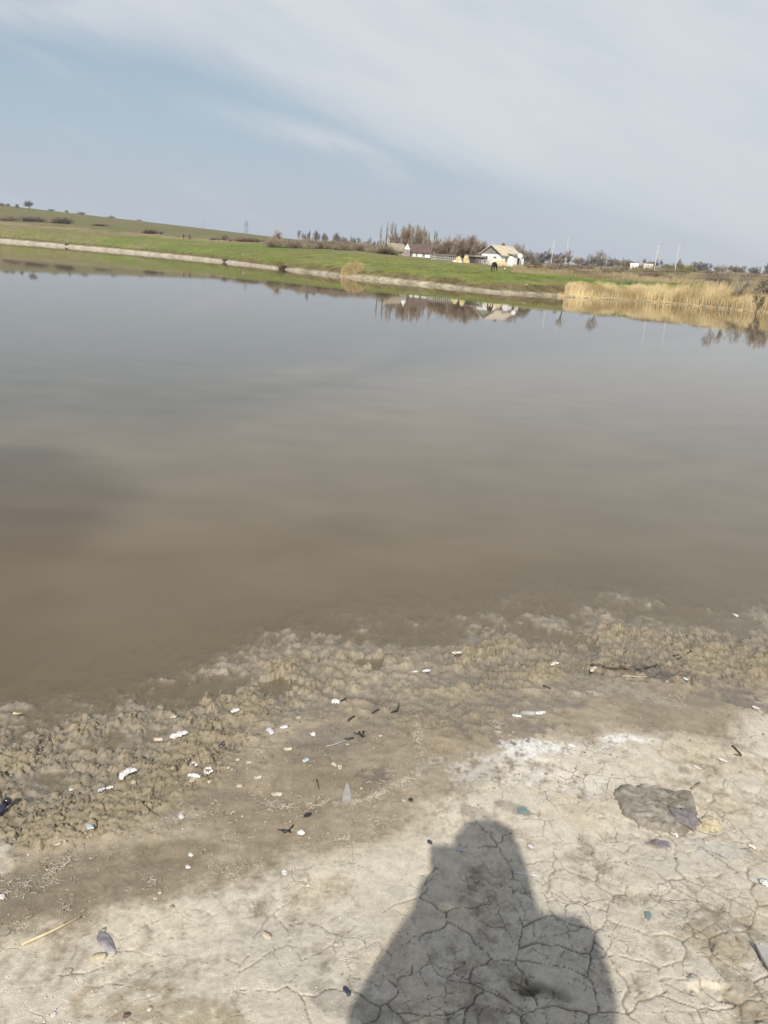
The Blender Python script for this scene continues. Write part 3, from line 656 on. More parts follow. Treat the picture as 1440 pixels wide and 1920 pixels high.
# single trees
for (nm, lab, kind, sd_, x, y, top, d, bm, tm, w) in [
    ('bare_tree', 'bare tree with pinkish crown standing alone above the left brown bushes', 'round', 2, 520, 452, 428, 215, b_br, t_pink, 1.0),
    ('bare_tree', 'left of the two spreading bare trees standing in the scrub right of the house', 'spread', 1, 1061, 500, 464, 135, b_dk, t_grey, .8),
    ('bare_tree', 'right of the two spreading bare trees in the scrub, with a leaning dark trunk', 'spread', 2, 1124, 502, 464, 135, b_dk, t_grey, .9),
    ('tree_stump', 'short leaning dead trunk beside the left spreading tree', 'spread', 4, 1049, 502, 489, 132, b_dk, b_dk, .5),
    ('bare_tree', 'tall bare tree rising behind the reeds near the right edge, thickest twigs', 'spread', 3, 1389, 540, 487, 84, b_br, t_grey, .85),
    ('bare_tree', 'slender forked bare tree behind the reeds left of the tallest one', 'spread', 5, 1345, 535, 491, 90, b_gr, t_grey, .55),
    ('bare_tree', 'low thin bare tree behind the reeds between the forked tree and the tall one', 'grove', 2, 1368, 538, 500, 88, b_br, t_tan, .8),
    ('bare_tree', 'brown bare tree cut by the right edge of the picture', 'round', 3, 1432, 545, 494, 84, b_br, t_tan, .9),
    ('bare_tree', 'small dark bare tree low in the reeds by the right edge', 'spread', 2, 1425, 560, 520, 76, b_dk, t_dk, .8),
    ('yellow_shrub', 'pale yellow flowering bush on the right skyline past the poles', 'round', 1, 1284, 507, 496, 190, b_br, t_yel, 1.6),
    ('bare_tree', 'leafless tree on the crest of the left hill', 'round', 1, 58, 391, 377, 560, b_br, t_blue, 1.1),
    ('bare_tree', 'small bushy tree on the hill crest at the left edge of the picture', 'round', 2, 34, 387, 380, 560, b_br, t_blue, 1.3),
    ('bare_tree', 'dark twin-stemmed tree rising from the long hedge left of the farm', 'grove', 3, 579, 464, 436, 200, b_dk, t_dk, .6)]:
    plant_tree(nm, lab, 'tree' if 'tree' in nm else 'shrub', kind, sd_, far_at(x, d), max((y-top)/F*d*1.03, .6), None, bm, tm, w)
# distant grey tree row
g = 'distant trees of the grey line left of the farm'
for i, x in enumerate(np.linspace(560, 712, 26)):
    x += random.uniform(-3, 3); y = 455+(x-560)*.105; d = 330+random.uniform(-20, 20); p = far_at(x, d)
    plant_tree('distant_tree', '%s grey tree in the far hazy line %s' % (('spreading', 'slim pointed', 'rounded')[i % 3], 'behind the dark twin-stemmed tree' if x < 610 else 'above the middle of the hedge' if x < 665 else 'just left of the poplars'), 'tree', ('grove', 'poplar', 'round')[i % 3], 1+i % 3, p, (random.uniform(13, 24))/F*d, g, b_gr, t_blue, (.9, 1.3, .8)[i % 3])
g = 'distant trees along the right skyline'
for i, x in enumerate(list(np.linspace(996, 1085, 11))+list(np.linspace(1095, 1170, 10))+list(np.linspace(1175, 1440, 34))):
    x += random.uniform(-3, 3); d = 300+random.uniform(-25, 25); p = far_at(x, d); h_ = random.uniform(9, 19)*(1.25 if 1010 < x < 1100 or 1100 < x < 1150 else .95); kd_ = ('grove', 'round', 'round', 'poplar')[i % 4]; p.z -= (h_*.22/F*d if kd_ == 'round' else 0)
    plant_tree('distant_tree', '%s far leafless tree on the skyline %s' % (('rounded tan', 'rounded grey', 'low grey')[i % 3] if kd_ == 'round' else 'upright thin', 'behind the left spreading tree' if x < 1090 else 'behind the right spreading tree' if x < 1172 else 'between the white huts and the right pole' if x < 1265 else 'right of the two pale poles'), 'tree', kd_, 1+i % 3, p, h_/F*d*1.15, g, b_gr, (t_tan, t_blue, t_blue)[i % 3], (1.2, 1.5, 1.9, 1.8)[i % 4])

# shrubs
g = 'brown bushes of the long hedge left of the farm'
for i in range(84):
    x = 505+i*2.75+random.uniform(-2, 2); y = 458+(x-505)*.088; d = (175+random.uniform(0, 22)); p = far_at(x, d)
    if x > 716: d = 165+random.uniform(0, 5); p = far_at(x, d)
    hh = random.uniform(9, 17)*(.75 if x < 560 else 1.)
    plant_shrub('hedge_bush', '%s leafless bush in the long hedge %s' % (('tan', 'reddish', 'olive', 'dark', 'pale')[i % 5], 'under the lone pinkish tree at its left end' if x < 545 else 'around the dark twin-stemmed tree' if x < 600 else 'below the distant grey tree line' if x < 660 else 'left of the barn' if x < 715 else 'in front of the barn'), 'bush', 20+i % 5, p, hh/F*d, random.uniform(1.5, 2.6), (t_tan, t_red, t_ol, t_dk, t_tan)[i % 5], g)
g = 'low scrub bushes on the field right of the house'
for i in range(70):
    x = 985+random.uniform(0, 455); d = random.uniform(118, 190); p = far_at(x, d)
    plant_shrub('scrub_bush', 'low %s scrub bush on the field %s' % (('tan', 'olive', 'pale brown', 'reddish')[i % 4], 'between the cart and the left spreading tree' if x < 1070 else 'around the right spreading tree' if x < 1170 else 'below the two pale poles' if x < 1270 else 'beyond the reeds near the right edge'), 'bush', 20+i % 5, p, random.uniform(.35, .9), random.uniform(1.2, 3.2), (t_tan, t_ol, t_tan, t_red)[i % 4], g)
for (x, y, d, h_, w_, m_, lab) in [
    (1222, 520, 118, .75, 2.6, t_red, 'dark reddish bush on the edge of the green strip behind the reeds'),
    (120, 417, 360, 2.6, 5.5, t_dk, 'dark bush at the foot of the left hill, the largest there'), (108, 416, 362, 2.0, 4.5, t_red, 'brown bush touching the left side of the largest hill foot bush'),
    (285, 438, 280, 1.6, 3.4, t_dk, 'dark low bush between the hill and the two walkers'), (275, 436, 284, 1.2, 3, t_tan, 'pale brown bush beside the dark low one left of the walkers'),
    (60, 413, 370, 2.4, 9, t_red, 'wide reddish thicket on the slope at far left'), (15, 408, 370, 1.6, 4, t_tan, 'small brown bush at the foot of the hill by the left edge'), (188, 424, 350, 1.2, 5, t_red, 'flat reddish bush on the lower slope of the left hill'),
    (532, 490, 118, .75, .9, t_dk, 'small dark bush alone on the near green slope left of the reed clump'), (421, 449, 235, 1.4, 1.6, t_dk, 'dark bush beside the pale heap on the field edge'),
    (455, 454, 225, 1.4, 4.5, t_red, 'reddish bush group on the field edge left of the lone pink tree'), (475, 455, 225, 1.2, 4, t_tan, 'tan bush just left of the lone pink tree'),
    (404, 450, 235, 1.0, 2.4, t_tan, 'pale low bush right of the two walkers'), (582, 462, 178, 2.0, 2.4, t_dk, 'darkest round bush in front of the long hedge'),
    (1132, 506, 130, .9, 1.6, t_tan, 'brown bush under the leaning spreading tree'),
    (1262, 508, 190, 1.6, 5, t_ol, 'olive bush at the foot of the right white pole'), (1200, 500, 200, 1.4, 4, t_ol, 'olive bush beside the small white buildings')]:
    plant_shrub('bush', lab, 'bush', 20+(x % 5), far_at(x, d), h_, w_, m_)
g = 'tiny bushes on the crest of the left hill'
for i, x in enumerate([8, 20, 100, 128, 155, 205, 212, 262, 300, 330]):
    plant_shrub('hill_bush', 'tiny dark bush on the crest of the left hill', 'bush', 20+i % 5, far_at(x, 585), random.uniform(.9, 2.2), random.uniform(1.5, 3.5), t_blue, g)

# ------------------------------------------------------------------ grass and reeds as ground cover
def blades(name, pts, hfun, wfun, m_, lean=.25, plume=0):
    n = len(pts); P = np.array(pts); h = hfun(n); w = wfun(n)
    a = rng.uniform(0, math.pi, n); dx, dy = np.cos(a), np.sin(a); lx = rng.normal(0, lean, n)*h+.12*h; ly = rng.normal(0, lean, n)*h
    V = np.zeros((n, 5, 3)); V[:, 0] = P-np.stack([dx*w/2, dy*w/2, np.full(n, .05)], 1); V[:, 1] = P+np.stack([dx*w/2, dy*w/2, np.full(n, -.05)], 1)
    mid = P+np.stack([lx*.3, ly*.3, h*.6], 1); V[:, 2] = mid+np.stack([dx, dy, 0*dx], 1)*(w*.45)[:, None]; V[:, 3] = mid-np.stack([dx, dy, 0*dx], 1)*(w*.45)[:, None]
    V[:, 4] = P+np.stack([lx, ly, h], 1)
    b = np.arange(n)*5
    q = np.stack([b, b+1, b+2, b+3], 1); t = np.stack([b+3, b+2, b+4, b+4], 1)
    V = V.reshape(-1, 3); tri = np.concatenate([np.stack([b, b+1, b+2], 1), np.stack([b, b+2, b+3], 1), np.stack([b+3, b+2, b+4], 1)])
    return mesh_np(name, V, tri, m_, False)
def zone_pts(n, x0, x1, k0, k1, clump=0, dens=None):
    out = []
    while len(out) < n:
        x = random.uniform(x0, x1); k = random.uniform(k0, k1); az = az_of(x); D, ZZ = prof(np.array([az])); ki = int(k); f = k-ki
        d = D[0, ki]*(1-f)+D[0, ki+1]*f; px, py = math.sin(az)*d, math.cos(az)*d
        if dens is not None and random.random() > dens(px, py, k): continue
        z = zfar(px, py)
        for _ in range(max(1, clump)):
            out.append((px+random.gauss(0, .18), py+random.gauss(0, .18), z))
    return out
def nz(px, py, s, sd_): return float(fbm(np.array([px]), np.array([py]), s, 3, sd_)[0])
straw = mat('dry_grass', (.36, .29, .16), .9, .25, .6, spec=.1); gm = mat('fresh_grass', (.165, .21, .045), .85, .3, .3, spec=.15); bg_m = mat('bank_weeds', (.20, .16, .085), .9, .3, .6, spec=.1)
tag(blades('dry_grass', zone_pts(26000, 960, 1500, 4.6, 6.3, 5, lambda x, y, k: .2+1.2*max(0, nz(x, y, 9, 301)+.3)), lambda n: rng.uniform(.15, .5, n), lambda n: rng.uniform(.02, .05, n), mat('scrub_grass', (.32, .26, .15), .9, .3, .15, spec=.1)), kind='stuff')
tag(blades('bank_weeds', zone_pts(22000, -100, 1110, 1.9, 2.8, 4, lambda x, y, k: max(0, nz(x, y, 3, 303)+.15)*1.6), lambda n: rng.uniform(.05, .28, n), lambda n: rng.uniform(.015, .04, n), bg_m), kind='stuff')
tag(blades('green_grass', zone_pts(30000, 300, 1500, 2.7, 4.7, 4, lambda x, y, k: max(0, nz(x, y, 7, 305)+.1)*1.3), lambda n: rng.uniform(.06, .22, n), lambda n: rng.uniform(.015, .04, n), gm), kind='stuff')
tag(blades('tall_green_grass', zone_pts(7000, 1110, 1345, 2.75, 3.6, 8, lambda x, y, k: max(0, nz(x, y, 3, 307)+.05)*1.6), lambda n: rng.uniform(.25, .75, n), lambda n: rng.uniform(.02, .05, n), mat('lush_grass', (.09, .17, .03), .85, .3, .6)), kind='stuff')
def reed_mat():
    M = mat('reeds', (.45, .345, .17), .8, .16, .35, c2=(.68, .55, .315), spec=.15); return M
def reeds(name, n, fpt, hf):
    pts, hs = [], []
    while len(pts) < n:
        q = fpt()
        if q is None: continue
        x, y, hmul = q; pts.append((x, y, max(zfar(x, y), -.12))); hs.append(hmul*hf())
    hs = np.array(hs); return blades(name, pts, lambda n_: hs, lambda n_: rng.uniform(.025, .055, n_), reed_mat(), lean=.11)
def reed_bed_pt():
    x = random.uniform(1062, 1600); az = az_of(x); D, _ = prof(np.array([az])); d0 = D[0, 1]; u = random.random()
    wdt = 1.2+3.2*min(1, max(0, (x-1062)/220)); d = d0+.9*max(0, 1-(x-1062)/330)+u*wdt
    X_, Y_ = math.sin(az)*d, math.cos(az)*d; t = min(1, (x-1062)/380)
    return X_, Y_, (.70+.44*t)*(1+.30*nz(X_, Y_, 1.2, 311)+.26*nz(X_, Y_, 5, 313))*(.75+.25*min(1, (x-1055)/25))
tag(reeds('reed_bed', 34000, reed_bed_pt, lambda: random.uniform(.55, 1.3)), kind='stuff')
cc = gfar(660, 513)
def clump_pt():
    a = random.uniform(0, 6.28); r_ = math.sqrt(random.random()); return cc.x+math.cos(a)*r_*1.35, cc.y+math.sin(a)*r_*1.0, (1.0-.45*r_*r_)*(1+.5*nz(cc.x+math.cos(a)*r_*1.35, cc.y+math.sin(a)*r_, .6, 331))
cl = reeds('reed_clump', 2000, clump_pt, lambda: random.uniform(.7, 1.35)); tag(cl, 'rounded clump of straw coloured reeds standing alone on the far shore', 'reeds')
def litter_pt():
    x = random.uniform(1050, 1440); az = az_of(x); D, _ = prof(np.array([az])); d = D[0, 1]+random.uniform(-.1, 1.0); return math.sin(az)*d, math.cos(az)*d, .25
tag(reeds('reed_litter', 5000, litter_pt, lambda: random.uniform(.3, .9)), kind='stuff')

# far shoreline stones
def rock_mb(r, sx=1, sy=1, sz=.7, seed=0, sub=2, rough=.22):
    import bmesh
    bm = bmesh.new(); bmesh.ops.create_icosphere(bm, subdivisions=sub, radius=1)
    mb = MB(); V = np.array([v.co[:] for v in bm.verts]); k = rough
    nzv = fbm(V[:, 0]+seed*3.1, V[:, 1]+V[:, 2]*1.3+seed, .9, 3, 400+seed); V = V*(1+k*nzv)[:, None]
    V[:, 2] = np.maximum(V[:, 2], -.55)
    mb.v = [(a*r*sx, b*r*sy, c*r*sz) for a, b, c in V.tolist()]; mb.f = [tuple(v.index for v in f.verts) for f in bm.faces]; bm.free(); return mb
stone_pale = mat('pale_stone', (.27, .24, .19), .9, .15, 6, bump=.4); stone_dk = mat('dark_stone', (.05, .045, .04), .85, .3, 6, bump=.4)
g = 'pale stones lying at the foot of the reeds'
st_src = None
for i in range(34):
    x = 1012+i*12.5+random.uniform(-9, 9); az = az_of(x); D, _ = prof(np.array([az])); d = D[0, 1]+random.uniform(-.25, .25)
    if st_src is None: st_src = rock_mb(.16, 1.4, 1, .6, 3).build('shore_stone', stone_pale, smooth=True); o = st_src
    else: o = st_src.copy(); col.objects.link(o)
    s_ = random.uniform(.3, 1.25)**1.3; o.location = (math.sin(az)*d, math.cos(az)*d, .03); o.scale = (s_, s_, s_); o.rotation_euler = (0, 0, random.uniform(0, 6)); tag(o, 'small pale stone on the waterline at the foot of the reed bed', 'stone', g)
def far_stone(px, py, r_, m_, lab, name='stone', sx=1.3):
    p = gfar(px, py) or far_at(px, 150); o = rock_mb(r_, sx, 1, .8, int(px) % 17).build(name, m_, smooth=True); o.location = p+Vector((0, 0, r_*.3)); tag(o, lab, 'stone')
far_stone(423, 491, .42, stone_dk, 'black stone on the far pale beach in line with the two walkers', sx=1.6)
far_stone(126, 460, .45, stone_dk, 'black stone at the waterline of the far beach on the left', sx=1.8)
far_stone(1131, 558, .30, stone_pale, 'largest pale stone at the waterline in front of the reeds')
far_stone(1305, 572, .26, stone_pale, 'pale stone jutting from the waterline below the middle of the reed bed')
far_stone(986, 537, .18, stone_pale, 'whitish stone on the brown bank left of the reed bed')
whitem = mat('white_paint', (.78, .77, .74), .7, .06, 3); 
for (px, py, lab) in ((1087, 507, 'white scrap lying in scrub below the right spreading tree'), (1167, 516, 'upper of two white scraps in scrub above the green strip'), (1171, 521, 'lower of two white scraps in scrub above the green strip'),
                      (457, 477, 'white scrap on the green slope left of the reed clump'), (946, 505, 'tiny white scrap on the grass by the cow'), (416, 453, 'white scrap beside the dark field edge bush')):
    p = gfar(px, py) or far_at(px, 150); mb = MB()
    q = [Vector((math.cos(a)*random.uniform(.07, .14), math.sin(a)*random.uniform(.05, .10), random.uniform(.1, .2))) for a in np.linspace(0, 5.4, 7)]; mb.slab(q, (0, .02, .05)); o = mb.build('litter_scrap', whitem); o.location = p; o.rotation_euler = (R(55), 0, 0); tag(o, lab, 'litter')

# ------------------------------------------------------------------ the farm
wallm = mat('whitewash', (.84, .83, .81), .85, .07, 1.2); roof_t = mat('roof_boards', (.53, .46, .34), .85, .12, 1.5); gab_g = mat('grey_boards', (.27, .24, .22), .85, .2, 2); roof_r = mat('roof_brown', (.125, .085, .075), .8, .15, 2)
darkm = mat('dark_opening', (.03, .028, .028), .6, .2, 2, spec=.5); woodm = mat('old_wood', (.17, .13, .10), .9, .25, 3); fram = mat('window_frame', (.45, .42, .38), .7, .1, 2); strawm = mat('straw', (.56, .45, .25), .95, .22, 2.2, bump=.8); strawp = mat('straw_pale', (.62, .56, .44), .95, .15, 2.2, bump=.6)
concrete = mat('concrete', (.52, .50, .46), .9, .12, 2)
def gable_house(name, lab, loc, rz, W, L, hw, hr, wall_m, roof_m, gable_m, ov=.35, th=.12):
    """gable ends at x = -L/2 and +L/2, eaves run along x"""
    o = empty(name, loc, rz); tag(o, lab, 'house')
    mb = MB(); mb.box((0, 0, hw/2-.4), (L, W, hw+.8)); wl_ = mb.build('wall', wall_m, o)
    mb = MB()
    for s in (-1, 1):
        x = s*(L/2-.06); tri = [Vector((x-.06, -W/2, hw)), Vector((x-.06, W/2, hw)), Vector((x-.06, 0, hw+hr))]
        mb.slab(tri, (.12, 0, 0))
    mb.build('gable', gable_m, o)
    k = hr/(W/2)
    mb = MB()
    for s in (-1, 1):
        e = W/2+ov; pts = [Vector((-L/2-ov, 0, hw+hr+.03)), Vector((L/2+ov, 0, hw+hr+.03)), Vector((L/2+ov, s*e, hw-ov*k+.03)), Vector((-L/2-ov, s*e, hw-ov*k+.03))]
        if s > 0: pts = pts[::-1]
        mb.slab(pts, (0, 0, th))
    rf = mb.build('roof', roof_m, o)
    return o, rf, wl_
def window(o, wl_, c, w, h, face, name='window'):
    """face: 'x-' or 'y-' side of the house the window sits in"""
    mb = MB(); fr_ = MB(); t = .06
    if face == 'x-':
        mb.box((c[0]-.02, c[1], c[2]), (.05, w, h))
        for dy, dz, ww, hh in ((0, h/2, w+.16, t*1.4), (0, -h/2, w+.16, t*1.4), (-w/2, 0, t*1.4, h), (w/2, 0, t*1.4, h), (0, 0, t, h)): fr_.box((c[0]-.05, c[1]+dy, c[2]+dz), (.06+.004*(dy != 0), ww, hh))
    else:
        mb.box((c[0], c[1]-.02, c[2]), (w, .05, h))
        for dx, dz, ww, hh in ((0, h/2, w+.16, t*1.4), (0, -h/2, w+.16, t*1.4), (-w/2, 0, t*1.4, h), (w/2, 0, t*1.4, h), (0, 0, t, h)): fr_.box((c[0]+dx, c[1]-.05, c[2]+dz), (ww, .06+.004*(dx != 0), hh))
    wd = mb.build(name, darkm, o); fo = fr_.build('frame', fram, o); fo.parent = wd; return wd
# white house: gable end towards the left, long side on the right
pH = far_at(937, 147); vd = math.atan2(pH.x, pH.y)
hs = empty('dummy'); bpy.data.objects.remove(hs)
o, rf, wl_ = gable_house('white_house', 'small white house with tan roof and grey gable above the cow', (pH.x-.1, pH.y, zfar(pH.x, pH.y)-.05), R(52)-vd, 4.6, 5.6, 1.75, 1.45, wallm, roof_t, gab_g)
mb = MB(); mb.box((.9, .5, 3.35), (.42, .42, .9)); ch = mb.build('chimney', mat('chimney_brick', (.16, .11, .09), .9, .2, 4), rf)
window(o, wl_, (-2.8, 1.1, 1.0), .62, .75, 'x-'); window(o, wl_, (-2.8, -.9, 1.0), .55, .7, 'x-'); window(o, wl_, (-1.4, -2.3, 1.0), .6, .7, 'y-')
mb = MB(); mb.box((.6, -2.9, .65), (3.2, 1.2, 2.1)); mb.build('annex_wall', wallm, o)
mb = MB(); mb.slab([Vector((-1.2, -3.75, 1.72)), Vector((2.5, -3.75, 1.72)), Vector((2.5, -2.25, 1.98)), Vector((-1.2, -2.25, 1.98))], (0, 0, .09)); mb.build('annex_roof', gab_g, o)
mb = MB(); mb.box((.55, -3.52, .75), (.6, .06, 1.5)); dr_ = mb.build('door', darkm, o); mb = MB(); mb.box((.75, -3.57, .7), (.05, .05, .12)); h_ = mb.build('handle', fram, dr_)
# satellite dish on the right corner
def dish(loc, r_, rz):
    o = empty('satellite_dish', loc, rz); tag(o, 'round white dish on a pole at the right corner of the white house', 'dish'); mb = MB(); n = 16
    for j in range(4):
        for k in range(n): a = 2*math.pi*k/n; q = r_*j/3; mb.v.append((q*math.cos(a), q*q*.4, q*math.sin(a)))
    for j in range(3):
        for k in range(n): mb.f.append((j*n+k, j*n+(k+1) % n, (j+1)*n+(k+1) % n, (j+1)*n+k))
    mb.f = [f for f in mb.f]; d_ = mb.build('reflector', whitem, o, True); d_.location = (0, 0, 1.75); d_.rotation_euler = (R(-12), 0, 0)
    mb = MB(); mb.tube([(0, .05, -.3), (0, .05, 1.75)], .04, 6); mb.build('pole', fram, o); mb = MB(); mb.tube([(0, .0, 1.2), (0, -.45, 1.7)], .02, 5); mb.box((0, -.46, 1.72), (.08, .08, .1)); mb.build('receiver_arm', fram, o)
pd = far_at(971, 144.5); dish(pd, .42, -vd)
# second farmhouse: long brown roof, white gable dormer at its left end
pB = far_at(785, 163); vb = math.atan2(pB.x, pB.y)
o, rf, wl_ = gable_house('farmhouse', 'low white farmhouse with long dark brown roof left of the yard', (pB.x, pB.y, pB.z-.05), -vb+R(-4), 3.4, 4.4, .95, 1.35, wallm, roof_r, wallm, .25)
for xx, ww in ((-1.45, .35), (-.5, .3), (.9, .45)): window(o, wl_, (xx, -1.7, .5), ww, .55, 'y-')
pW = far_at(761, 161); o, rf, wl_ = gable_house('white_shed', 'narrow shed with a bright white gable at the left end of the brown roof', (pW.x, pW.y, pW.z), R(90)-vb, 1.3, 2.0, 1.3, 1.15, gab_g, roof_r, wallm, .12)
window(o, wl_, (-1.0, 0, 1.0), .35, .45, 'x-')
pC = far_at(738, 170); o, rf, wl_ = gable_house('barn', 'old barn with a pale tan roof and dark eaves left of the farmhouse', (pC.x, pC.y, pC.z), -vb+R(30), 2.8, 3.6, .8, 1.35, strawp, mat('barn_roof', (.30, .26, .19), .9, .15, 2), woodm, .25)
for xx in (-.9, .7): window(o, wl_, (xx, -1.4, .4), .4, .5, 'y-')
pc = far_at(663, 205)-Vector((0, 0, .7)); o, rf, wl_ = gable_house('distant_house', 'pale roofed hut half hidden in the hedge left of the poplars', pc, -vb+R(12), 1.6, 2.0, 1.3, .6, wallm, mat('pale_roof', (.55, .52, .47), .8, .1, 2), wallm, .2)
window(o, wl_, (0, -.8, .9), .4, .5, 'y-')
for (x, d, w_, lab) in ((1180, 190, .85, 'left white hut of the bright pair on the right skyline'), (1187, 191, .85, 'right white hut of the bright pair on the right skyline'), (1206, 192, 1.2, 'cream hut between the white pair and the left pole'), (1214, 190, .8, 'small white hut touching the right side of the cream hut')):
    p = far_at(x, d); o, rf, wl_ = gable_house('hut', lab, p, -math.atan2(p.x, p.y)+R(8), w_*.8, w_, 1.0, .35, wallm, roof_t if 'cream' in lab else whitem, wallm, .1, .06)
    window(o, wl_, (.1, -w_*.4, .6), .22, .3, 'y-')
# yard: sheds, fence, straw
def shed(x, d, w_, h_, l_, lab, m_=woodm, rm=gab_g):
    p = far_at(x, d); o = empty('shed', p, -math.atan2(p.x, p.y)); tag(o, lab, 'shed')
    mb = MB(); mb.box((0, .25, h_/2-.2), (w_, l_, h_+.4)); mb.build('wall', m_, o); mb = MB(); mb.box((0, -l_/2+.22, h_*.42), (w_*.6, .06, h_*.75)); mb.build('door_opening', darkm, o)
    mb = MB(); mb.slab([Vector((-w_/2-.15, -l_/2-.1, h_+.02)), Vector((w_/2+.15, -l_/2-.1, h_+.02)), Vector((w_/2+.15, l_/2+.5, h_+.3)), Vector((-w_/2-.15, l_/2+.5, h_+.3))], (0, 0, .07)); mb.build('roof', rm, o)
shed(825, 146, 1.6, .75, 1.2, 'low dark shed at the left end of the yard fence', darkm, woodm)
shed(844, 147, 1.3, .8, 1.2, 'low dark shed in the middle behind the yard fence', darkm, woodm)
shed(880, 146, 2.0, 1.0, 1.3, 'dark reddish shed between the straw heaps', mat('reddish_boards', (.10, .065, .055), .9, .2, 3), woodm)
shed(898, 145, 1.6, 1.05, 1.3, 'brown shed against the left side of the white house', woodm, gab_g)
def fence(x0, x1, d, n, lab, m_):
    p0, p1 = far_at(x0, d), far_at(x1, d); o = empty('yard_fence', p0, 0); tag(o, lab, 'fence')
    for i in range(n):
        q = p0.lerp(p1, i/(n-1))-p0; q.z = zfar(p0.x+q.x, p0.y+q.y)-p0.z; mb = MB(); mb.box((q.x, q.y, q.z+.35), (.09, .09, .9)); mb.build('post', m_, o)
    for hh in (.25, .6):
        mb = MB(); e = p1-p0; mb.tube([(0, -.06, hh), (e.x, e.y-.06, e.z+hh)], .04, 4); mb.build('rail', m_, o)
fence(808, 850, 142.5, 12, 'pale wooden yard fence in front of the dark sheds', concrete); fence(896, 918, 142, 6, 'short weathered fence left of the white house', fram)
def heap(px, d, w_, h_, m_, lab, name='straw_heap'):
    p = far_at(px, d); o = rock_mb(1, w_/2, w_*.4, h_*1.0, int(px) % 13, 4, .16).build(name, m_, smooth=True); o.location = p; tag(o, lab, 'straw heap' if 'straw' in name else 'heap')
heap(928, 136, 2.6, 1.15, strawp, 'tall pale straw heap in front of the white house behind the cow'); heap(936, 135, 2.4, .95, strawm, 'golden straw heap right behind the cow'); heap(945, 135.5, 1.4, .6, strawm, 'small golden straw heap at the right foot of the tallest heap')
heap(858, 141, 1.3, 1.0, strawm, 'rounded yellow straw heap in the middle of the yard'); heap(872, 142, 1.2, 1.15, strawm, 'straw heap touching the left side of the reddish shed'); heap(851, 139.5, .9, .35, strawp, 'low pale straw heap left of the rounded yellow one'); heap(861, 139, .9, .35, strawp, 'low pale straw heap at the foot of the rounded yellow one')
heap(998, 141, 2.6, .35, strawp, 'flat pale heap between the white house and the rusty cart', 'sand_heap'); heap(414, 236, 1.6, .4, strawp, 'pale heap on the field edge right of the walkers', 'sand_heap')
heap(955, 139, 1.6, .25, concrete, 'flat grey heap before the door of the white house', 'rubble_heap')
# pale tyre ring leaning by the fence
p = far_at(907, 138); mb = MB(); n = 20
for k in range(n):
    a = 2*math.pi*k/n
    for j in range(6): b = 2*math.pi*j/6; q = .38+.11*math.cos(b); mb.v.append((q*math.cos(a), .11*math.sin(b), q*math.sin(a)))
for k in range(n):
    for j in range(6): mb.f.append((k*6+j, k*6+(j+1) % 6, ((k+1) % n)*6+(j+1) % 6, ((k+1) % n)*6+j))
o = mb.build('tyre', mat('dusty_tyre', (.36, .33, .30), .9, .15, 5), smooth=True); o.location = p+Vector((0, 0, .42)); o.rotation_euler = (R(-18), 0, 0); tag(o, 'dusty pale tyre standing upright left of the straw by the white house', 'tyre')
# rusty cart
p = far_at(1007, 140); o = empty('farm_cart', p, -.1); tag(o, 'dark rusty red farm cart in the scrub right of the house', 'cart'); rust = mat('rust', (.10, .045, .035), .85, .2, 5)
mb = MB(); mb.slab([Vector((-.75, -.4, .42)), Vector((.65, -.4, .32)), Vector((.65, -.4, .62)), Vector((-.75, -.4, .70))], (0, .8, 0)); mb.build('cart_body', rust, o)
for sx in (-.45, .4):
    for sy in (-.46, .46): mb = MB(); mb.tube([(sx, sy-.05, .2), (sx, sy+.05, .2)], .2, 12); mb.build('wheel', darkm, o)
mb = MB(); mb.tube([(.65, 0, .4), (1.3, 0, .12)], .03, 5); mb.build('drawbar', rust, o)

# ------------------------------------------------------------------ poles and pylon
poleg = mat('pole_concrete', (.60, .57, .52), .9, .1, 2)
def pole(px, ytop, ybase, d, lab, m_=poleg, two=True):
    p = far_at(px, d); h_ = (ybase-ytop)/F*d*1.05; o = empty('utility_pole', p, -math.atan2(p.x, p.y)+random.uniform(-.5, .5)); tag(o, lab, 'pole')
    mb = MB(); mb.tube([(0, 0, -.5), (0, 0, h_)], [.085, .05], 6); mb.build('mast', m_, o); mb = MB(); mb.box((0, .13, h_-.25), (1.0, .06, .06)); mb.build('crossarm', m_, o)
    if two: mb = MB(); mb.box((0, .13, h_*.76), (.7, .06, .06)); mb.build('crossarm', m_, o)
    for xx in (-.42, .42): mb = MB(); mb.tube([(xx, .13, h_-.2), (xx, .13, h_)], .03, 5); mb.build('insulator', darkm, o)
pole(1222, 462, 505, 150, 'left of two pale utility poles on the right skyline'); pole(1260, 464, 508, 150, 'right of two pale utility poles on the right skyline')
pole(1030, 455, 496, 185, 'thin utility pole right of the clump beside the white house'); pole(1056, 452, 497, 190, 'thin utility pole behind the left spreading tree'); pole(381, 416, 429, 560, 'small pole on the crest of the hill left of the pylon', b_gr, False); pole(210, 402, 408, 560, 'tiny pole on the crest above the hill bushes', b_gr, False)
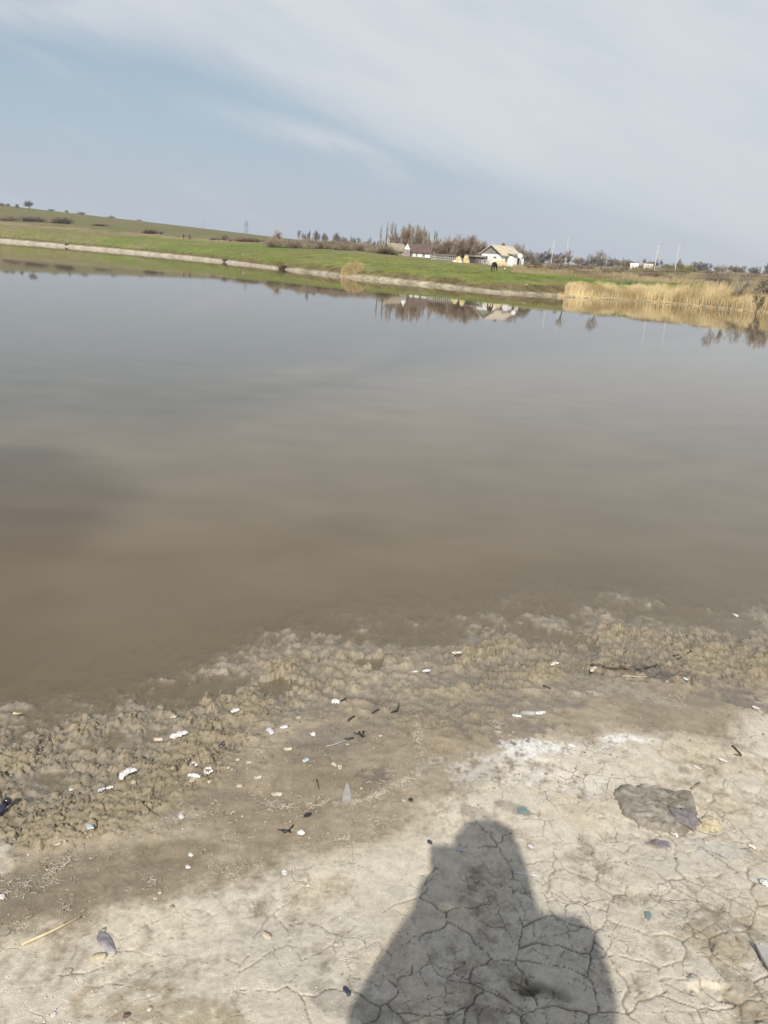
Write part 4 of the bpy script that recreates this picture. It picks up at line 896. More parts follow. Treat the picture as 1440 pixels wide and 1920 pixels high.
def pylon():
    az = az_of(461); d = 900; x, y = math.sin(az)*d, math.cos(az)*d; zb_ = zfar(x, y)
    r_ = ray(462, 441); z0 = H+d*r_.z/math.hypot(r_.x, r_.y); r_ = ray(463, 412); z1 = H+d*r_.z/math.hypot(r_.x, r_.y); h_ = z1-z0
    o = empty('power_pylon', (x, y, zb_-1), -az); tag(o, 'grey lattice power pylon standing behind the left hill', 'pylon'); st_ = mat('steel', (.23, .24, .26), .6, .1, 1); e = z0-zb_+1
    mb = MB(); w0, w1 = 2.2, .9
    def cr(t): return w0*(1-t)+w1*t
    for sx in (-1, 1):
        for sy in (-1, 1): mb.tube([(sx*w0, sy*w0, 0), (sx*w0, sy*w0, e), (sx*w1, sy*w1, e+h_*.75), (0, 0, e+h_)], .17, 4)
    for i in range(7):
        t0, t1 = i/7, (i+1)/7; za, zb2 = e+t0*h_*.75, e+t1*h_*.75; a, b = cr(t0), cr(t1)
        for q in ((-1, 1), (1, -1)): mb.tube([(q[0]*a, -a, za), (q[1]*b, -b, zb2)], .10, 3); mb.tube([(q[0]*a, a, za), (q[1]*b, b, zb2)], .10, 3)
    mb.build('lattice_mast', st_, o)
    for k, w_ in ((.62, 3.2), (.80, 2.4)): mb = MB(); mb.tube([(-w_, 0, e+h_*k), (w_, 0, e+h_*k)], .22, 4); mb.tube([(-w_, 0, e+h_*k), (0, 0, e+h_*(k+.09)), (w_, 0, e+h_*k)], .12, 4); mb.build('crossarm', st_, o)
pylon()

# ------------------------------------------------------------------ skinned figures
def skin(name, verts, edges, radii, m_, parent=None, sub=1, root=0):
    me = bpy.data.meshes.new(name); me.from_pydata([tuple(v) for v in verts], edges, []); me.update(); me.materials.append(m_)
    o = bpy.data.objects.new(name, me); col.objects.link(o)
    md = o.modifiers.new('skin', 'SKIN'); md.use_smooth_shade = True
    if not me.skin_vertices: me.skin_vertices.new(name='')
    for i, r_ in enumerate(radii):
        sv = me.skin_vertices[0].data[i]; sv.radius = (r_, r_) if isinstance(r_, (int, float)) else r_; sv.use_root = (i == root)
    if sub: s_ = o.modifiers.new('sub', 'SUBSURF'); s_.levels = sub; s_.render_levels = sub
    if parent: o.parent = parent
    return o
skinm = mat('skin', (.42, .26, .19), .6, .06, 12)
def far_person(px, d, lab, cloth, legs, rz, stride):
    p = far_at(px, d); o = empty('person', p, rz); tag(o, lab, 'person', None)
    J = [(0, 0, .93), (0, .01, 1.15), (0, .02, 1.38), (0, .03, 1.50), (0, .05, 1.60), (0, .05, 1.72), (.09, stride*.15, .88), (.10, stride*.26, .48), (.10, stride*.18, .08), (.10, stride*.18+.14, .03), (-.09, -stride*.15, .88), (-.10, -stride*.15, .50), (-.10, -stride*.55, .12), (-.10, -stride*.5+.13, .04),
         (.18, .0, 1.40), (.25, -.06, 1.14), (.24, .08, .92), (.24, .12, .84), (-.18, 0, 1.40), (-.25, .05, 1.14), (-.22, .16, .94), (-.22, .2, .86)]
    E = [(0, 1), (1, 2), (2, 3), (3, 4), (4, 5), (0, 6), (6, 7), (7, 8), (8, 9), (0, 10), (10, 11), (11, 12), (12, 13), (2, 14), (14, 15), (15, 16), (16, 17), (2, 18), (18, 19), (19, 20), (20, 21)]
    rd = [.14, .135, .15, .055, .085, .07, .085, .06, .04, .035, .085, .06, .04, .035, .065, .045, .033, .03, .065, .045, .033, .03]
    skin('body', J, E, rd, skinm, o)
    jr = [.165, .16, .17, .075, .082, .056, .042, .082, .056, .042]; jk = [J[i] for i in (0, 1, 2, 14, 14, 15, 16, 18, 19, 20)]
    skin('jacket', [J[0], J[1], J[2], J[14], J[15], J[16], J[18], J[19], J[20]], [(0, 1), (1, 2), (2, 3), (3, 4), (4, 5), (2, 6), (6, 7), (7, 8)], [.165, .16, .17, .085, .058, .042, .085, .058, .042], cloth, o)
    skin('trousers', [J[0], J[6], J[7], J[8], J[10], J[11], J[12]], [(0, 1), (1, 2), (2, 3), (0, 4), (4, 5), (5, 6)], [.16, .105, .075, .06, .105, .075, .06], legs, o)
    mb = rock_mb(.105, .95, 1.05, 1.05, 2, 2, .05); h2 = mb.build('hair', mat('dark_hair', (.03, .022, .018), .7, .2, 20), o, True); h2.location = (0, .035, 1.68)
    return o
clo1 = mat('dark_jacket', (.045, .045, .055), .9, .2, 6); clo2 = mat('brown_jacket', (.09, .07, .065), .9, .2, 6); tr_ = mat('dark_trousers', (.03, .03, .038), .9, .2, 6)
far_person(344.5, 238, 'left of two walkers on the far meadow, dressed in a dark jacket', clo1, tr_, R(60), .5)
far_person(356, 236, 'right of two walkers on the far meadow, slightly nearer, in brown jacket', clo2, tr_, R(70), -.5)

def cow():
    p = gfar(926, 509) or far_at(926, 100); k = 1.0
    o = empty('cow', p, R(-115)); tag(o, 'black cow grazing head down on the meadow before the white house', 'cow')
    blk = mat('black_hide', (.018, .014, .013), .75, .3, 6)
    # +x is forwards
    S = [(-.50, 0, .86), (-.25, 0, .88), (.05, 0, .84), (.35, 0, .88), (.52, 0, .92), (.70, 0, .78), (.86, 0, .52), (.97, 0, .26), (1.06, 0, .10)]
    sr = [(.21, .24), (.25, .28), (.28, .30), (.25, .28), (.19, .24), (.12, .16), (.10, .14), (.095, .12), (.06, .07)]
    V = list(S); E = [(i, i+1) for i in range(8)]; Rr = list(sr)
    def chain(a, pts, rs):
        b = len(V); V.extend(pts); Rr.extend(rs); E.append((a, b)); E.extend((b+i, b+i+1) for i in range(len(pts)-1))
    for s in (-1, 1):
        chain(4, [(.42, s*.14, .62), (.42, s*.15, .38), (.40, s*.15, .12), (.43, s*.15, .03)], [.095, .055, .042, .055])
        chain(0, [(-.48, s*.15, .66), (-.38, s*.16, .50), (-.56, s*.16, .33), (-.53, s*.16, .10), (-.50, s*.16, .03)], [.13, .085, .05, .042, .055])
    sk = skin('body', V, E, Rr, blk, o, 1, 2)
    skin('tail', [(-.66, 0, 1.0), (-.76, .02, .85), (-.78, .03, .55), (-.78, .03, .32)], [(0, 1), (1, 2), (2, 3)], [.035, .02, .018, .04], blk, o)
    for s in (-1, 1):
        mb = MB(); mb.slab([Vector((.84, s*.10, .56)), Vector((.80, s*.26, .60)), Vector((.86, s*.27, .54)), Vector((.90, s*.12, .50))], (0, 0, .02)); mb.build('ear', blk, o)
        mb = MB(); mb.tube([(.80, s*.07, .62), (.78, s*.14, .70), (.84, s*.17, .76)], [.022, .016, .006], 6); mb.build('horn', mat('horn', (.35, .31, .24), .5), o)
cow()

# ------------------------------------------------------------------ the photographer (stands just behind the lens and casts the shadow)
def photographer():
    gz = hn(.15, -.25)
    o = empty('person', (0, 0, gz)); tag(o, 'person in dark hooded jacket and jeans taking the picture with a phone', 'person')
    z = lambda v: v
    Hc = H-gz        # lens height over the feet
    B = Vector((.152, -.27, 0)); lens = Vector((0, 0, Hc))
    pel = B+Vector((0, 0, .93)); ch_ = B+Vector((0, .0, 1.20)); sh_ = B+Vector((0, .0, 1.385)); nk = B+Vector((0, .02, 1.49)); hd = B+Vector((-.022, .045, 1.645)); hd2 = B+Vector((-.036, .04, 1.750))
    sL = B+Vector((-.17, 0, 1.38)); sR = B+Vector((.19, 0, 1.395)); eL = Vector((-.125, -.17, 1.06)); eR = Vector((.38, -.17, 1.14))
    wL = Vector((-.022, -.055, Hc-.20)); wR = Vector((.084, -.06, Hc-.095))
    V = [pel, ch_, sh_, nk, hd, hd2, B+Vector((.10, 0, .87)), B+Vector((.12, .03, .48)), B+Vector((.12, -.01, .09)), B+Vector((.14, .14, .03)), B+Vector((-.10, 0, .87)), B+Vector((-.12, .03, .48)), B+Vector((-.12, -.01, .09)), B+Vector((-.14, .14, .03)), sR, eR, wR, sL, eL, wL]
    E = [(0, 1), (1, 2), (2, 3), (3, 4), (4, 5), (0, 6), (6, 7), (7, 8), (8, 9), (0, 10), (10, 11), (11, 12), (12, 13), (2, 14), (14, 15), (15, 16), (2, 17), (17, 18), (18, 19)]
    Rr = [.15, .13, .13, .058, .095, .075, .09, .062, .045, .04, .09, .062, .045, .04, .062, .046, .03, .062, .046, .03]
    # hands: palm and five fingers closing on the sides of the phone
    def hand(w, s, wi):
        up = Vector((0, .05, 1)).normalized(); side = Vector((-s, 0, 0)); b = len(V); palm = w+up*.055+Vector((0, 0, 0)); V.append(palm); Rr.append((.020, .034)); E.append((wi, b))
        for i, (L, off) in enumerate(((.070, .062), (.078, .044), (.073, .024), (.058, .004))):
            r0 = palm+up*(off-.02)+Vector((s*.008, .018, 0)); a = len(V); V.extend([r0, r0+Vector((-s*.010, .022, .004))*1.0, r0+Vector((-s*L*.42, .024, .006)), r0+Vector((-s*L*.62, .010, .006))]); Rr.extend([.0095, .009, .0085, .0075]); E.extend([(b, a), (a, a+1), (a+1, a+2), (a+2, a+3)])
        a = len(V); r0 = palm+Vector((-s*.012, -.014, 0)); V.extend([r0, r0+Vector((-s*.018, -.012, .028)), r0+Vector((-s*.032, -.008, .048))]); Rr.extend([.012, .0105, .009]); E.extend([(b, a), (a, a+1), (a+1, a+2)])
    hand(wR, 1, 16); hand(wL, -1, 19)
    skin('body', V, E, Rr, skinm, o, 1)
    jm = mat('photographer_jacket', (.05, .055, .065), .9, .2, 8)
    skin('jacket', [pel+Vector((0, 0, -.08)), pel+Vector((0, 0, .08)), ch_, sh_, sR+Vector((.02, 0, .0)), eR, wR.lerp(eR, .15), sL+Vector((-.02, 0, 0)), eL, wL.lerp(eL, .15)], [(0, 1), (1, 2), (2, 3), (3, 4), (4, 5), (5, 6), (3, 7), (7, 8), (8, 9)], [(.23, .17), (.21, .16), (.185, .155), .15, .095, .072, .05, .095, .072, .05], jm, o)
    skin('trousers', [pel, V[6], V[7], V[8], V[10], V[11], V[12]], [(0, 1), (1, 2), (2, 3), (0, 4), (4, 5), (5, 6)], [.165, .115, .085, .07, .115, .085, .07], mat('jeans', (.05, .07, .12), .9, .2, 20), o)
    skin('hood', [sh_+Vector((0, -.03, .02)), nk+Vector((.01, -.01, .02)), hd+Vector((.0, -.02, .01)), hd2+Vector((0, -.02, .01))], [(0, 1), (1, 2), (2, 3)], [.145, .115, .120, .112], jm, o)
    for q in (V[9], V[13]):
        mb = rock_mb(.06, .85, 2.1, .75, 3, 3, .04); s_ = mb.build('shoe', mat('shoe', (.04, .04, .04), .7), o, True); s_.location = q+Vector((0, -.05, .012))
    # face
    fy = hd.y+.10
    for s in (-1, 1): mb = rock_mb(.012, 1, .7, .7, 1, 2, 0); e_ = mb.build('eye', mat('eye', (.5, .5, .5), .3), o, True); e_.location = (hd.x+s*.032, fy-.012, hd.z+.045)
    mb = rock_mb(.016, .8, 1.1, 1.5, 4, 2, .02); n_ = mb.build('nose', skinm, o, True); n_.location = (hd.x, fy-.002, hd.z+.015)
    mb = rock_mb(.022, 1.1, .35, .3, 4, 2, .02); n_ = mb.build('mouth', mat('lips', (.35, .14, .12), .5), o, True); n_.location = (hd.x, fy-.008, hd.z-.022)
    # phone: the lens sits just ahead of its back near the upper corner
    ph = MB(); w_, h_, t_ = .076, .163, .008
    ph.box((0, 0, 0), (w_, h_, t_)); po = empty('phone'); pb = ph.build('phone_body', mat('phone_black', (.02, .02, .022), .3, .1, 5), po)
    sc_ = MB(); sc_.box((0, 0, t_/2+.0006), (w_-.006, h_-.008, .001)); sc_.build('screen', mat('screen_glass', (.01, .01, .012), .1), po)
    M = Matrix((CR, CU, -FW)).transposed().to_4x4(); M.translation = CO-FW*.014-CU*.062+CR*.022; po.matrix_world = M
    tag(po, 'black smartphone held upright in both hands by the photographer', 'phone')
photographer()
#==PART3==
# ------------------------------------------------------------------ what lies on the mud
m_white = mat('shell_white', (.50, .46, .39), .6, .1, 130, c2=(.80, .79, .77), bump=.5, spec=.3); m_bone = mat('shell_cream', (.36, .31, .23), .75, .12, 110, c2=(.60, .54, .43), bump=.3); m_peb = mat('pebble_beige', (.45, .385, .28), .8, .15, 50, bump=.3)
m_pink = mat('pebble_pink', (.58, .46, .38), .8, .12, 50, bump=.3); m_pur = mat('mussel_purple', (.21, .19, .195), .5, .30, 45, c2=(.36, .34, .335), bump=.3, spec=.5); m_blk = mat('scrap_black', (.028, .025, .022), .5, .3, 50, spec=.5)
m_navy = mat('scrap_navy', (.035, .04, .075), .35, .3, 50, spec=.6); m_teal = mat('glass_teal', (.16, .225, .215), .25, .15, 40, spec=.6); m_glass = mat('glass_pale', (.44, .48, .47), .3, .2, 60, spec=.6); m_twig = mat('twig_dark', (.075, .055, .04), .85, .25, 60)
m_stem = mat('reed_stem', (.60, .50, .30), .7, .12, 30); m_slate = mat('slate', (.34, .325, .30), .75, .12, 30, bump=.3); m_lilac = mat('shell_lilac', (.50, .475, .50), .5, .15, 50); m_clay = mat('clay_lump', (.255, .215, .145), .9, .2, 45, bump=.6)
def put(o, px, py, dz=0, rz=0, tilt=(0, 0)):
    p = gp(px, py); o.location = p+Vector((0, 0, dz)); o.rotation_euler = (tilt[0], tilt[1], rz); return o
def span(x0, y0, x1, y1):
    a, b = gp(x0, y0), gp(x1, y1); return a, b, (b-a).length, math.atan2(b.y-a.y, b.x-a.x)
def pxm(px, py): return (gp(px, py)-CO).length/F        # metres covered by one photo pixel across the line of sight
def pebble(px, py, w, lab, m_=None, sx=1.3, rz=0, name='pebble', cat='pebble', sz=.45):
    r_ = w/2*pxm(px, py)*.88; rz = rz or (px*1.7 % 3); o = rock_mb(r_, sx*(.8+.05*(int(px+py) % 9)), 1.1, sz, int(px*7+py) % 23, 3, .55).build(name, m_ or m_peb, smooth=True); put(o, px, py, r_*.3, rz); tag(o, lab, cat); return o
def valve(x0, y0, x1, y1, wide, lab, m_, name='shell', dome=.28, open_up=False, tilt=0, wob=.06):
    """one cupped shell half between two image points"""
    a, b, L, rz = span(x0, y0, x1, y1); mb = MB(); n, k = 22, 7; sd_ = int(x0+y0)
    for j in range(k+1):
        q = j/k
        for i in range(n):
            t = 2*math.pi*i/n; ww = wide*(1-.25*math.cos(t)); w_ = 1+wob*math.sin(3*t+sd_)+wob*math.sin(5*t+sd_*2)
            zz = dome*wide*L*.5*(1-q*q)*(1+.05*math.sin(q*22)); zz = -zz if open_up else zz
            mb.v.append((L/2*q*math.cos(t)*w_, L/2*ww*q*math.sin(t)*w_, zz))
    for j in range(k):
        for i in range(n): mb.f.append((j*n+i, j*n+(i+1) % n, (j+1)*n+(i+1) % n, (j+1)*n+i))
    o = mb.build(name, m_, smooth=True); md = o.modifiers.new('thick', 'SOLIDIFY'); md.thickness = .0012
    c = (a+b)/2; o.location = c+Vector((0, 0, dome*wide*L*.5+.002 if open_up else .001)); o.rotation_euler = (tilt, 0, rz); tag(o, lab, 'shell'); return o
def fragment(x0, y0, x1, y1, wide, lab, m_, name='shell_fragment', cat='shell piece', th=.004, curl=.25, bend=0.0, jag=.28, tilt=.15):
    """an irregular curled plate"""
    a, b, L, rz = span(x0, y0, x1, y1); st = random.getstate(); random.seed(int(x0*3+y0)); n = 13; mb = MB(); up, dn = [], []
    for i in range(n+1):
        t = i/n; w_ = wide*L*.5*math.sqrt(max(0, 1-(2*t-1)**4))*random.uniform(1-jag, 1+jag)+.0006; x = (t-.5)*L; cy = bend*L*(.25-(t-.5)**2)*2+random.uniform(-.1, .1)*wide*L; zz = curl*L*.25*math.sin(math.pi*t)*random.uniform(.6, 1.2)
        up.append((x, cy+w_, zz)); dn.append((x, cy-w_, zz*.5))
    for i in range(n+1): mb.v += [up[i], ((up[i][0]), (up[i][1]+dn[i][1])/2, max(up[i][2], dn[i][2])+wide*L*.18), dn[i]]
    m_n = len(mb.v); mb.v += [(x, y, z-th) for x, y, z in mb.v]
    for i in range(n):
        for j in range(2):
            p = i*3+j; mb.f.append((p, p+3, p+4, p+1)); mb.f.append((m_n+p, m_n+p+1, m_n+p+4, m_n+p+3))
        for p in (i*3, i*3+2): q = (p, p+3, m_n+p+3, m_n+p); mb.f.append(q if p % 3 else q[::-1])
    mb.f.append((0, 1, 2, m_n+2, m_n+1, m_n)); e = n*3; mb.f.append((e, e+2-1, e+2, m_n+e+2, m_n+e+1, m_n+e)[::-1])
    random.setstate(st); o = mb.build(name, m_, smooth=True); o.location = (a+b)/2+Vector((0, 0, .005)); o.rotation_euler = (tilt, 0, rz); tag(o, lab, cat); return o
def ringshell(px, py, w, lab, m_=None, gap=.6):
    r_ = w/2*pxm(px, py)*1.15; mb = MB(); n = 16; st = random.getstate(); random.seed(int(px))
    for k in range(n+1):
        a = .6+(2*math.pi-gap)*k/n; rr = r_*random.uniform(.55, 1.15); mb.tube([(rr*math.cos(a), rr*math.sin(a)*1.2, 0), ((r_*.9)*math.cos(a+.35), (r_*.9)*math.sin(a+.35)*1.2, .002)], [r_*random.uniform(.16, .55), r_*.2], 6)
    random.setstate(st); o = mb.build('shell', m_ or m_white, smooth=True); put(o, px, py, .004); tag(o, lab, 'shell'); return o
def twig(pts, r_, lab, m_=None, name='twig', cat='twig', lift=.004, forks=0):
    P = [gp(*q)+Vector((0, 0, lift)) for q in pts]; o0 = P[0]; mb = MB(); Q = []
    for i in range(len(P)-1):
        for t in (0, .5): Q.append(P[i].lerp(P[i+1], t)-o0+Vector((random.gauss(0, .0015), random.gauss(0, .0015), random.uniform(0, .002))))
    Q.append(P[-1]-o0); rr = [r_*(1-.45*i/len(Q)) for i in range(len(Q))]; mb.tube(Q, rr, 7)
    for f in range(forks):
        q = Q[random.randint(0, len(Q)-1)]; mb.tube([q, q+Vector((random.gauss(0, .010), random.gauss(0, .010), random.uniform(.002, .008)))], [r_*.6, r_*.35], 5)
    o = mb.build(name, m_ or m_twig, smooth=True); o.location = o0; tag(o, lab, cat); return o
def shard(pts, th, lab, m_, name, cat, lift=.003, tilt=None):
    P = [gp(*q) for q in pts]; c = sum(P, Vector())/len(P); zt = max(p.z for p in P); Q = [Vector((p.x-c.x, p.y-c.y, 0)) for p in P]
    mb = MB(); mb.slab(Q if Q[0].cross(Q[1]).z > 0 else Q[::-1], (0, 0, th)); o = mb.build(name, m_); o.location = (c.x, c.y, zt+lift-.002)
    if tilt: o.rotation_euler = tilt
    md = o.modifiers.new('bev', 'BEVEL'); md.width = .0008; md.segments = 2; tag(o, lab, cat); return o
# stems, twigs
o = twig([(42, 1776), (150, 1723)], .0036, 'pale dry reed stem lying on the bottom left clay', m_stem, 'dry_reed', 'reed', .007)
mbn = MB(); a = gp(120, 1737)-gp(42, 1776); d_ = a.normalized(); mbn.tube([a-d_*.003, a+d_*.003], .0052, 8); n_ = mbn.build('node', mat('stem_node', (.30, .24, .14), .8), o, True)
twig([(612, 1402), (630, 1397), (652, 1388)], .003, 'thin grey white stalk lying on the mud below the white round pebble', m_slate, 'stalk', 'stalk')
twig([(647, 1388), (663, 1385)], .0045, 'short straight black stick at the right end of the grey stalk', m_blk)
twig([(652, 1353), (664, 1344)], .005, 'short black stick lying left of the black fork on the middle mud', m_blk)
twig([(700, 1338), (711, 1331)], .004, 'black splinter just left of the black fork on the middle mud', m_blk)
twig([(733, 1338), (745, 1335), (747, 1326)], .0048, 'small black forked stick on the middle mud', m_blk, forks=2)
twig([(672, 1374), (679, 1384), (683, 1373)], .0042, 'tangled black bit of root above the short straight black stick', m_blk, forks=5)
twig([(1373, 1400), (1381, 1408), (1390, 1418)], .004, 'thin brown twig on the pale clay near the right edge', forks=1)
twig([(1297, 1481), (1311, 1469)], .0045, 'brown curled stalk above the big brown slab', m_clay, 'stalk', 'stalk')
twig([(1262, 1231), (1279, 1232), (1272, 1237)], .0042, 'left of two black forked twigs on the rough mud at upper right', m_blk, forks=3)
twig([(1283, 1230), (1295, 1223)], .0036, 'right of two black forked twigs on the rough mud at upper right', m_blk, forks=3)
twig([(1195, 1257), (1225, 1252), (1232, 1247)], .004, 'black root strand beside the blackish patch', m_blk, forks=6)
twig([(1106, 1248), (1135, 1254), (1172, 1255)], .006, 'long sodden dark strand left of the blackish patch', m_twig, forks=7)
twig([(1165, 1269), (1200, 1272), (1215, 1270)], .0025, 'thin whitish stalk under the sodden dark strand', m_bone, 'stalk', 'stalk')
twig([(973, 1181), (977, 1190), (983, 1194)], .0022, 'thin curved pale stalk in the shallow pool', m_bone, 'stalk', 'stalk')
twig([(1000, 1197), (1013, 1196)], .0026, 'short pale stalk in the shallow pool beside the curved one', m_bone, 'stalk', 'stalk')
twig([(24, 1342), (42, 1341)], .0045, 'pale straw piece at the water edge on the far left', m_stem, 'straw_piece', 'straw', .008)
twig([(594, 1465), (598, 1481)], .002, 'tiny brown splinter upright on the smooth mud', m_twig)
twig([(1018, 1288), (1030, 1291)], .004, 'dark curled stalk on the mud below the white shell right of centre', m_twig, forks=1)
twig([(963, 1641), (985, 1645), (1014, 1651)], .0035, 'pale lilac plastic stick at the right side of the shadow', m_lilac, 'stick', 'stick', .012)
# mussel and shells
valve(186, 1749, 215, 1790, .33, 'large grey purple mussel shell on the bottom left clay', m_pur, 'mussel_shell', .35)
fragment(168, 1800, 200, 1792, .36, 'tan flat stone touching the lower end of the mussel shell', m_peb, 'pebble', 'pebble', .008, .1)
pebble(193, 1746, 7, 'small cream pebble at the tip of the mussel shell', m_bone)
fragment(224, 1461, 258, 1447, .34, 'bright white curved shell strip in the rough mud on the left', m_white, bend=.35, curl=.3)
pebble(250, 1467, 9, 'tan pebble just under the bright white shell strip')
fragment(318, 1386, 354, 1373, .28, 'long jagged white and grey shell strip in the rough mud', m_white, curl=.35, jag=.5)
fragment(288, 1389, 306, 1386, .42, 'pinkish flat pebble at the left end of the jagged shell strip', m_pink, 'pebble', 'pebble', .006, .1, jag=.1)
fragment(433, 1337, 449, 1331, .45, 'small white shell bit near the puddles', m_white)
pebble(325, 1345, 10, 'cream angular pebble above the jagged shell strip', m_bone)
ringshell(363, 1435, 10, 'broken white shell ring with a dark centre', m_white); ringshell(390, 1447, 12, 'larger white shell ring right of the first', m_white)
fragment(352, 1455, 376, 1458, .30, 'white splayed shell piece under the two shell rings', m_white, curl=.4, jag=.5); fragment(357, 1470, 366, 1458, .5, 'grey white flake under the splayed shell piece', m_bone)
pebble(393, 1466, 8, 'small cream pebble below the larger shell ring', m_bone); pebble(324, 1440, 7, 'small tan pebble left of the broken shell ring'); pebble(133, 1481, 6, 'tiny white pebble in the rough mud far left', m_white)
fragment(183, 1485, 197, 1480, .5, 'greyish white crumbled shell on the left rough mud', m_lilac, jag=.5); fragment(198, 1480, 213, 1477, .35, 'white shell crumbs right of the greyish crumbled shell', m_white, jag=.5)
valve(412, 1405, 420, 1390, .32, 'narrow dark blue mussel piece stuck in the rough mud', m_navy, 'mussel_shell')
fragment(475, 1461, 491, 1457, .5, 'whitish flat pebble at the edge of the smooth mud', m_bone, 'pebble', 'pebble', .006, .15)
pebble(586, 1378, 12, 'white round pebble on the smooth grey mud', m_white, 1.0); fragment(531, 1405, 548, 1406, .38, 'oblong cream pebble left below the white round pebble', m_bone, 'pebble', 'pebble', .008, .1, jag=.1)
fragment(525, 1366, 540, 1364, .45, 'white crumbly shell bit left of the white round pebble', m_white, jag=.5); fragment(501, 1366, 512, 1378, .4, 'bluish white shell chip beside the crumbly shell bit', m_lilac, curl=.4)
fragment(568, 1429, 578, 1425, .5, 'pale blue chip on the smooth mud', m_glass, 'glass_chip', 'chip', .003); pebble(626, 1433, 8, 'upper of two cream pebbles side by side on the smooth mud', m_bone); pebble(638, 1439, 9, 'lower of two cream pebbles side by side on the smooth mud', m_bone)
fragment(621, 1318, 637, 1316, .75, 'jagged triangular white shell with dark holes', m_white, curl=.6, jag=.45); twig([(640, 1316), (646, 1312)], .004, 'black crumb right of the jagged triangular shell', m_blk, forks=4)
valve(772, 1260, 784, 1259, .5, 'left smaller one of the two white shells side by side on the mud', m_white); valve(792, 1260, 808, 1259, .5, 'right larger one of the two white shells side by side on the mud', m_white, open_up=True)
valve(1031, 1245, 1047, 1244, .55, 'white oval shell alone on the mud right of centre', m_white); pebble(560, 1346, 7, 'oblong tan pebble above the smooth grey mud', m_peb); pebble(557, 1346, 5, 'tiny tan pebble touching the oblong one')
pebble(445, 1425, 7, 'cream pebble above the whitish flat pebble', m_bone); pebble(420, 1440, 6, 'left of a pair of small cream pebbles', m_bone); pebble(428, 1440, 6, 'right of a pair of small cream pebbles', m_bone); pebble(466, 1430, 9, 'knobbly cream pebble above the smooth mud edge', m_bone); pebble(450, 1474, 9, 'tan angular pebble beside the smooth mud edge')
fragment(508, 1492, 530, 1490, .42, 'pale crusted flake at the left end of the dried algae line', m_bone, jag=.4); pebble(340, 1532, 14, 'squarish white stone by the dried algae strip', m_white, 1.05, .4)
pebble(713, 1380, 7, 'cream pebble right of the tangled root', m_bone); pebble(651, 1396, 5, 'cream crumb under the black stick', m_bone)
fragment(847, 1226, 866, 1224, .4, 'pale shell crumbs near the upper shoreline', m_bone, jag=.5); pebble(1250, 1278, 5, 'tiny cream pebble near the blackish patch', m_bone)
valve(1346, 1424, 1365, 1430, .42, 'right of two white broken shells on the pale clay', m_white, open_up=True); valve(1300, 1437, 1315, 1444, .42, 'left of two white broken shells on the pale clay', m_white, open_up=True)
valve(1409, 1326, 1424, 1331, .5, 'white shell beside the dark smear at the right edge', m_white, open_up=True); fragment(1402, 1587, 1416, 1593, .4, 'bright white curved bit on the right clay', m_white, bend=.4)
fragment(1424, 1652, 1445, 1664, .6, 'white chalky lump at the right edge', m_white, jag=.5); fragment(1257, 1564, 1270, 1572, .45, 'white angular bone bit against the purple end of the slab', m_white, bend=.5, curl=.5)
pebble(1323, 1577, 8, 'cream pebble right of the white bone bit', m_bone)
fragment(1148, 1160, 1162, 1157, .4, 'pale chip in the shallows at upper right', m_white) if False else None
fragment(1373, 1153, 1384, 1157, .5, 'white chip in the shallow water at upper right', m_white)
fragment(1195, 1240, 1196, 1245, .5, 'white crumb', m_white) if False else None
fragment(1108, 1259, 1125, 1256, .3, 'pale curved shell under the left end of the dark strand', m_bone, bend=.3); fragment(1280, 1272, 1290, 1276, .5, 'pale blue white chip right of the blackish patch', m_glass, 'glass_chip', 'chip', .003)
fragment(960, 1343, 978, 1345, .3, 'white crust flake on the mud above the salt patch', m_white, jag=.5); fragment(1004, 1340, 1022, 1336, .3, 'white crust flake right of the other above the salt patch', m_white, jag=.5); fragment(1062, 1397, 1078, 1402, .35, 'upturned white flake at the right end of the salt patch', m_white, curl=.5)
pebble(534, 1637, 10, 'white shell pebble on the cracked clay left of the shadow', m_white, 1.4); fragment(491, 1752, 508, 1760, .4, 'oblong cream pebble on the bottom clay', m_peb, 'pebble', 'pebble', .008, .1, jag=.12)
pebble(916, 1626, 6, 'white pebble in the upper part of the shadow', m_white, 1.0); pebble(885, 1677, 8, 'squarish grey pebble in the middle of the shadow', m_slate, 1.0, .4); pebble(893, 1651, 5, 'tiny pale pebble in the shadow above the squarish one', m_bone); pebble(761, 1790, 5, 'tiny pale pebble on a crack at the left of the shadow', m_bone); valve(919, 1562, 929, 1562, .7, 'small pale shell near the top of the shadow', m_bone)
fragment(990, 1585, 1000, 1592, .6, 'pale lilac shell chip at the right edge of the shadow neck', m_lilac); fragment(855, 1594, 873, 1597, .3, 'lilac crumbs in the shadow near its left corner', m_lilac, jag=.6)
valve(571, 1532, 584, 1525, .6, 'dark brown seed shaped pebble on the smooth mud', m_blk, 'seed', .5); twig([(531, 1560), (537, 1562), (543, 1558)], .005, 'black bit of bark with stubs on the smooth mud', m_blk, forks=5)
fragment(556, 1563, 572, 1564, .6, 'crumpled white film right of the black bit of bark', m_white, jag=.5, curl=.6); pebble(770, 1500, 8, 'dark pebble near the edge of the pale clay', m_blk); pebble(757, 1501, 6, 'cream pebble left of the dark pebble', m_bone)
fragment(801, 1578, 810, 1583, .5, 'dark purple scrap at the left corner of the shadow', m_navy); fragment(644, 1853, 656, 1868, .3, 'dark purple sliver at the lower left edge of the shadow', m_navy); pebble(237, 1905, 10, 'dark reddish crumb on the bottom edge clay', mat('crumb_red', (.14, .09, .08), .8))
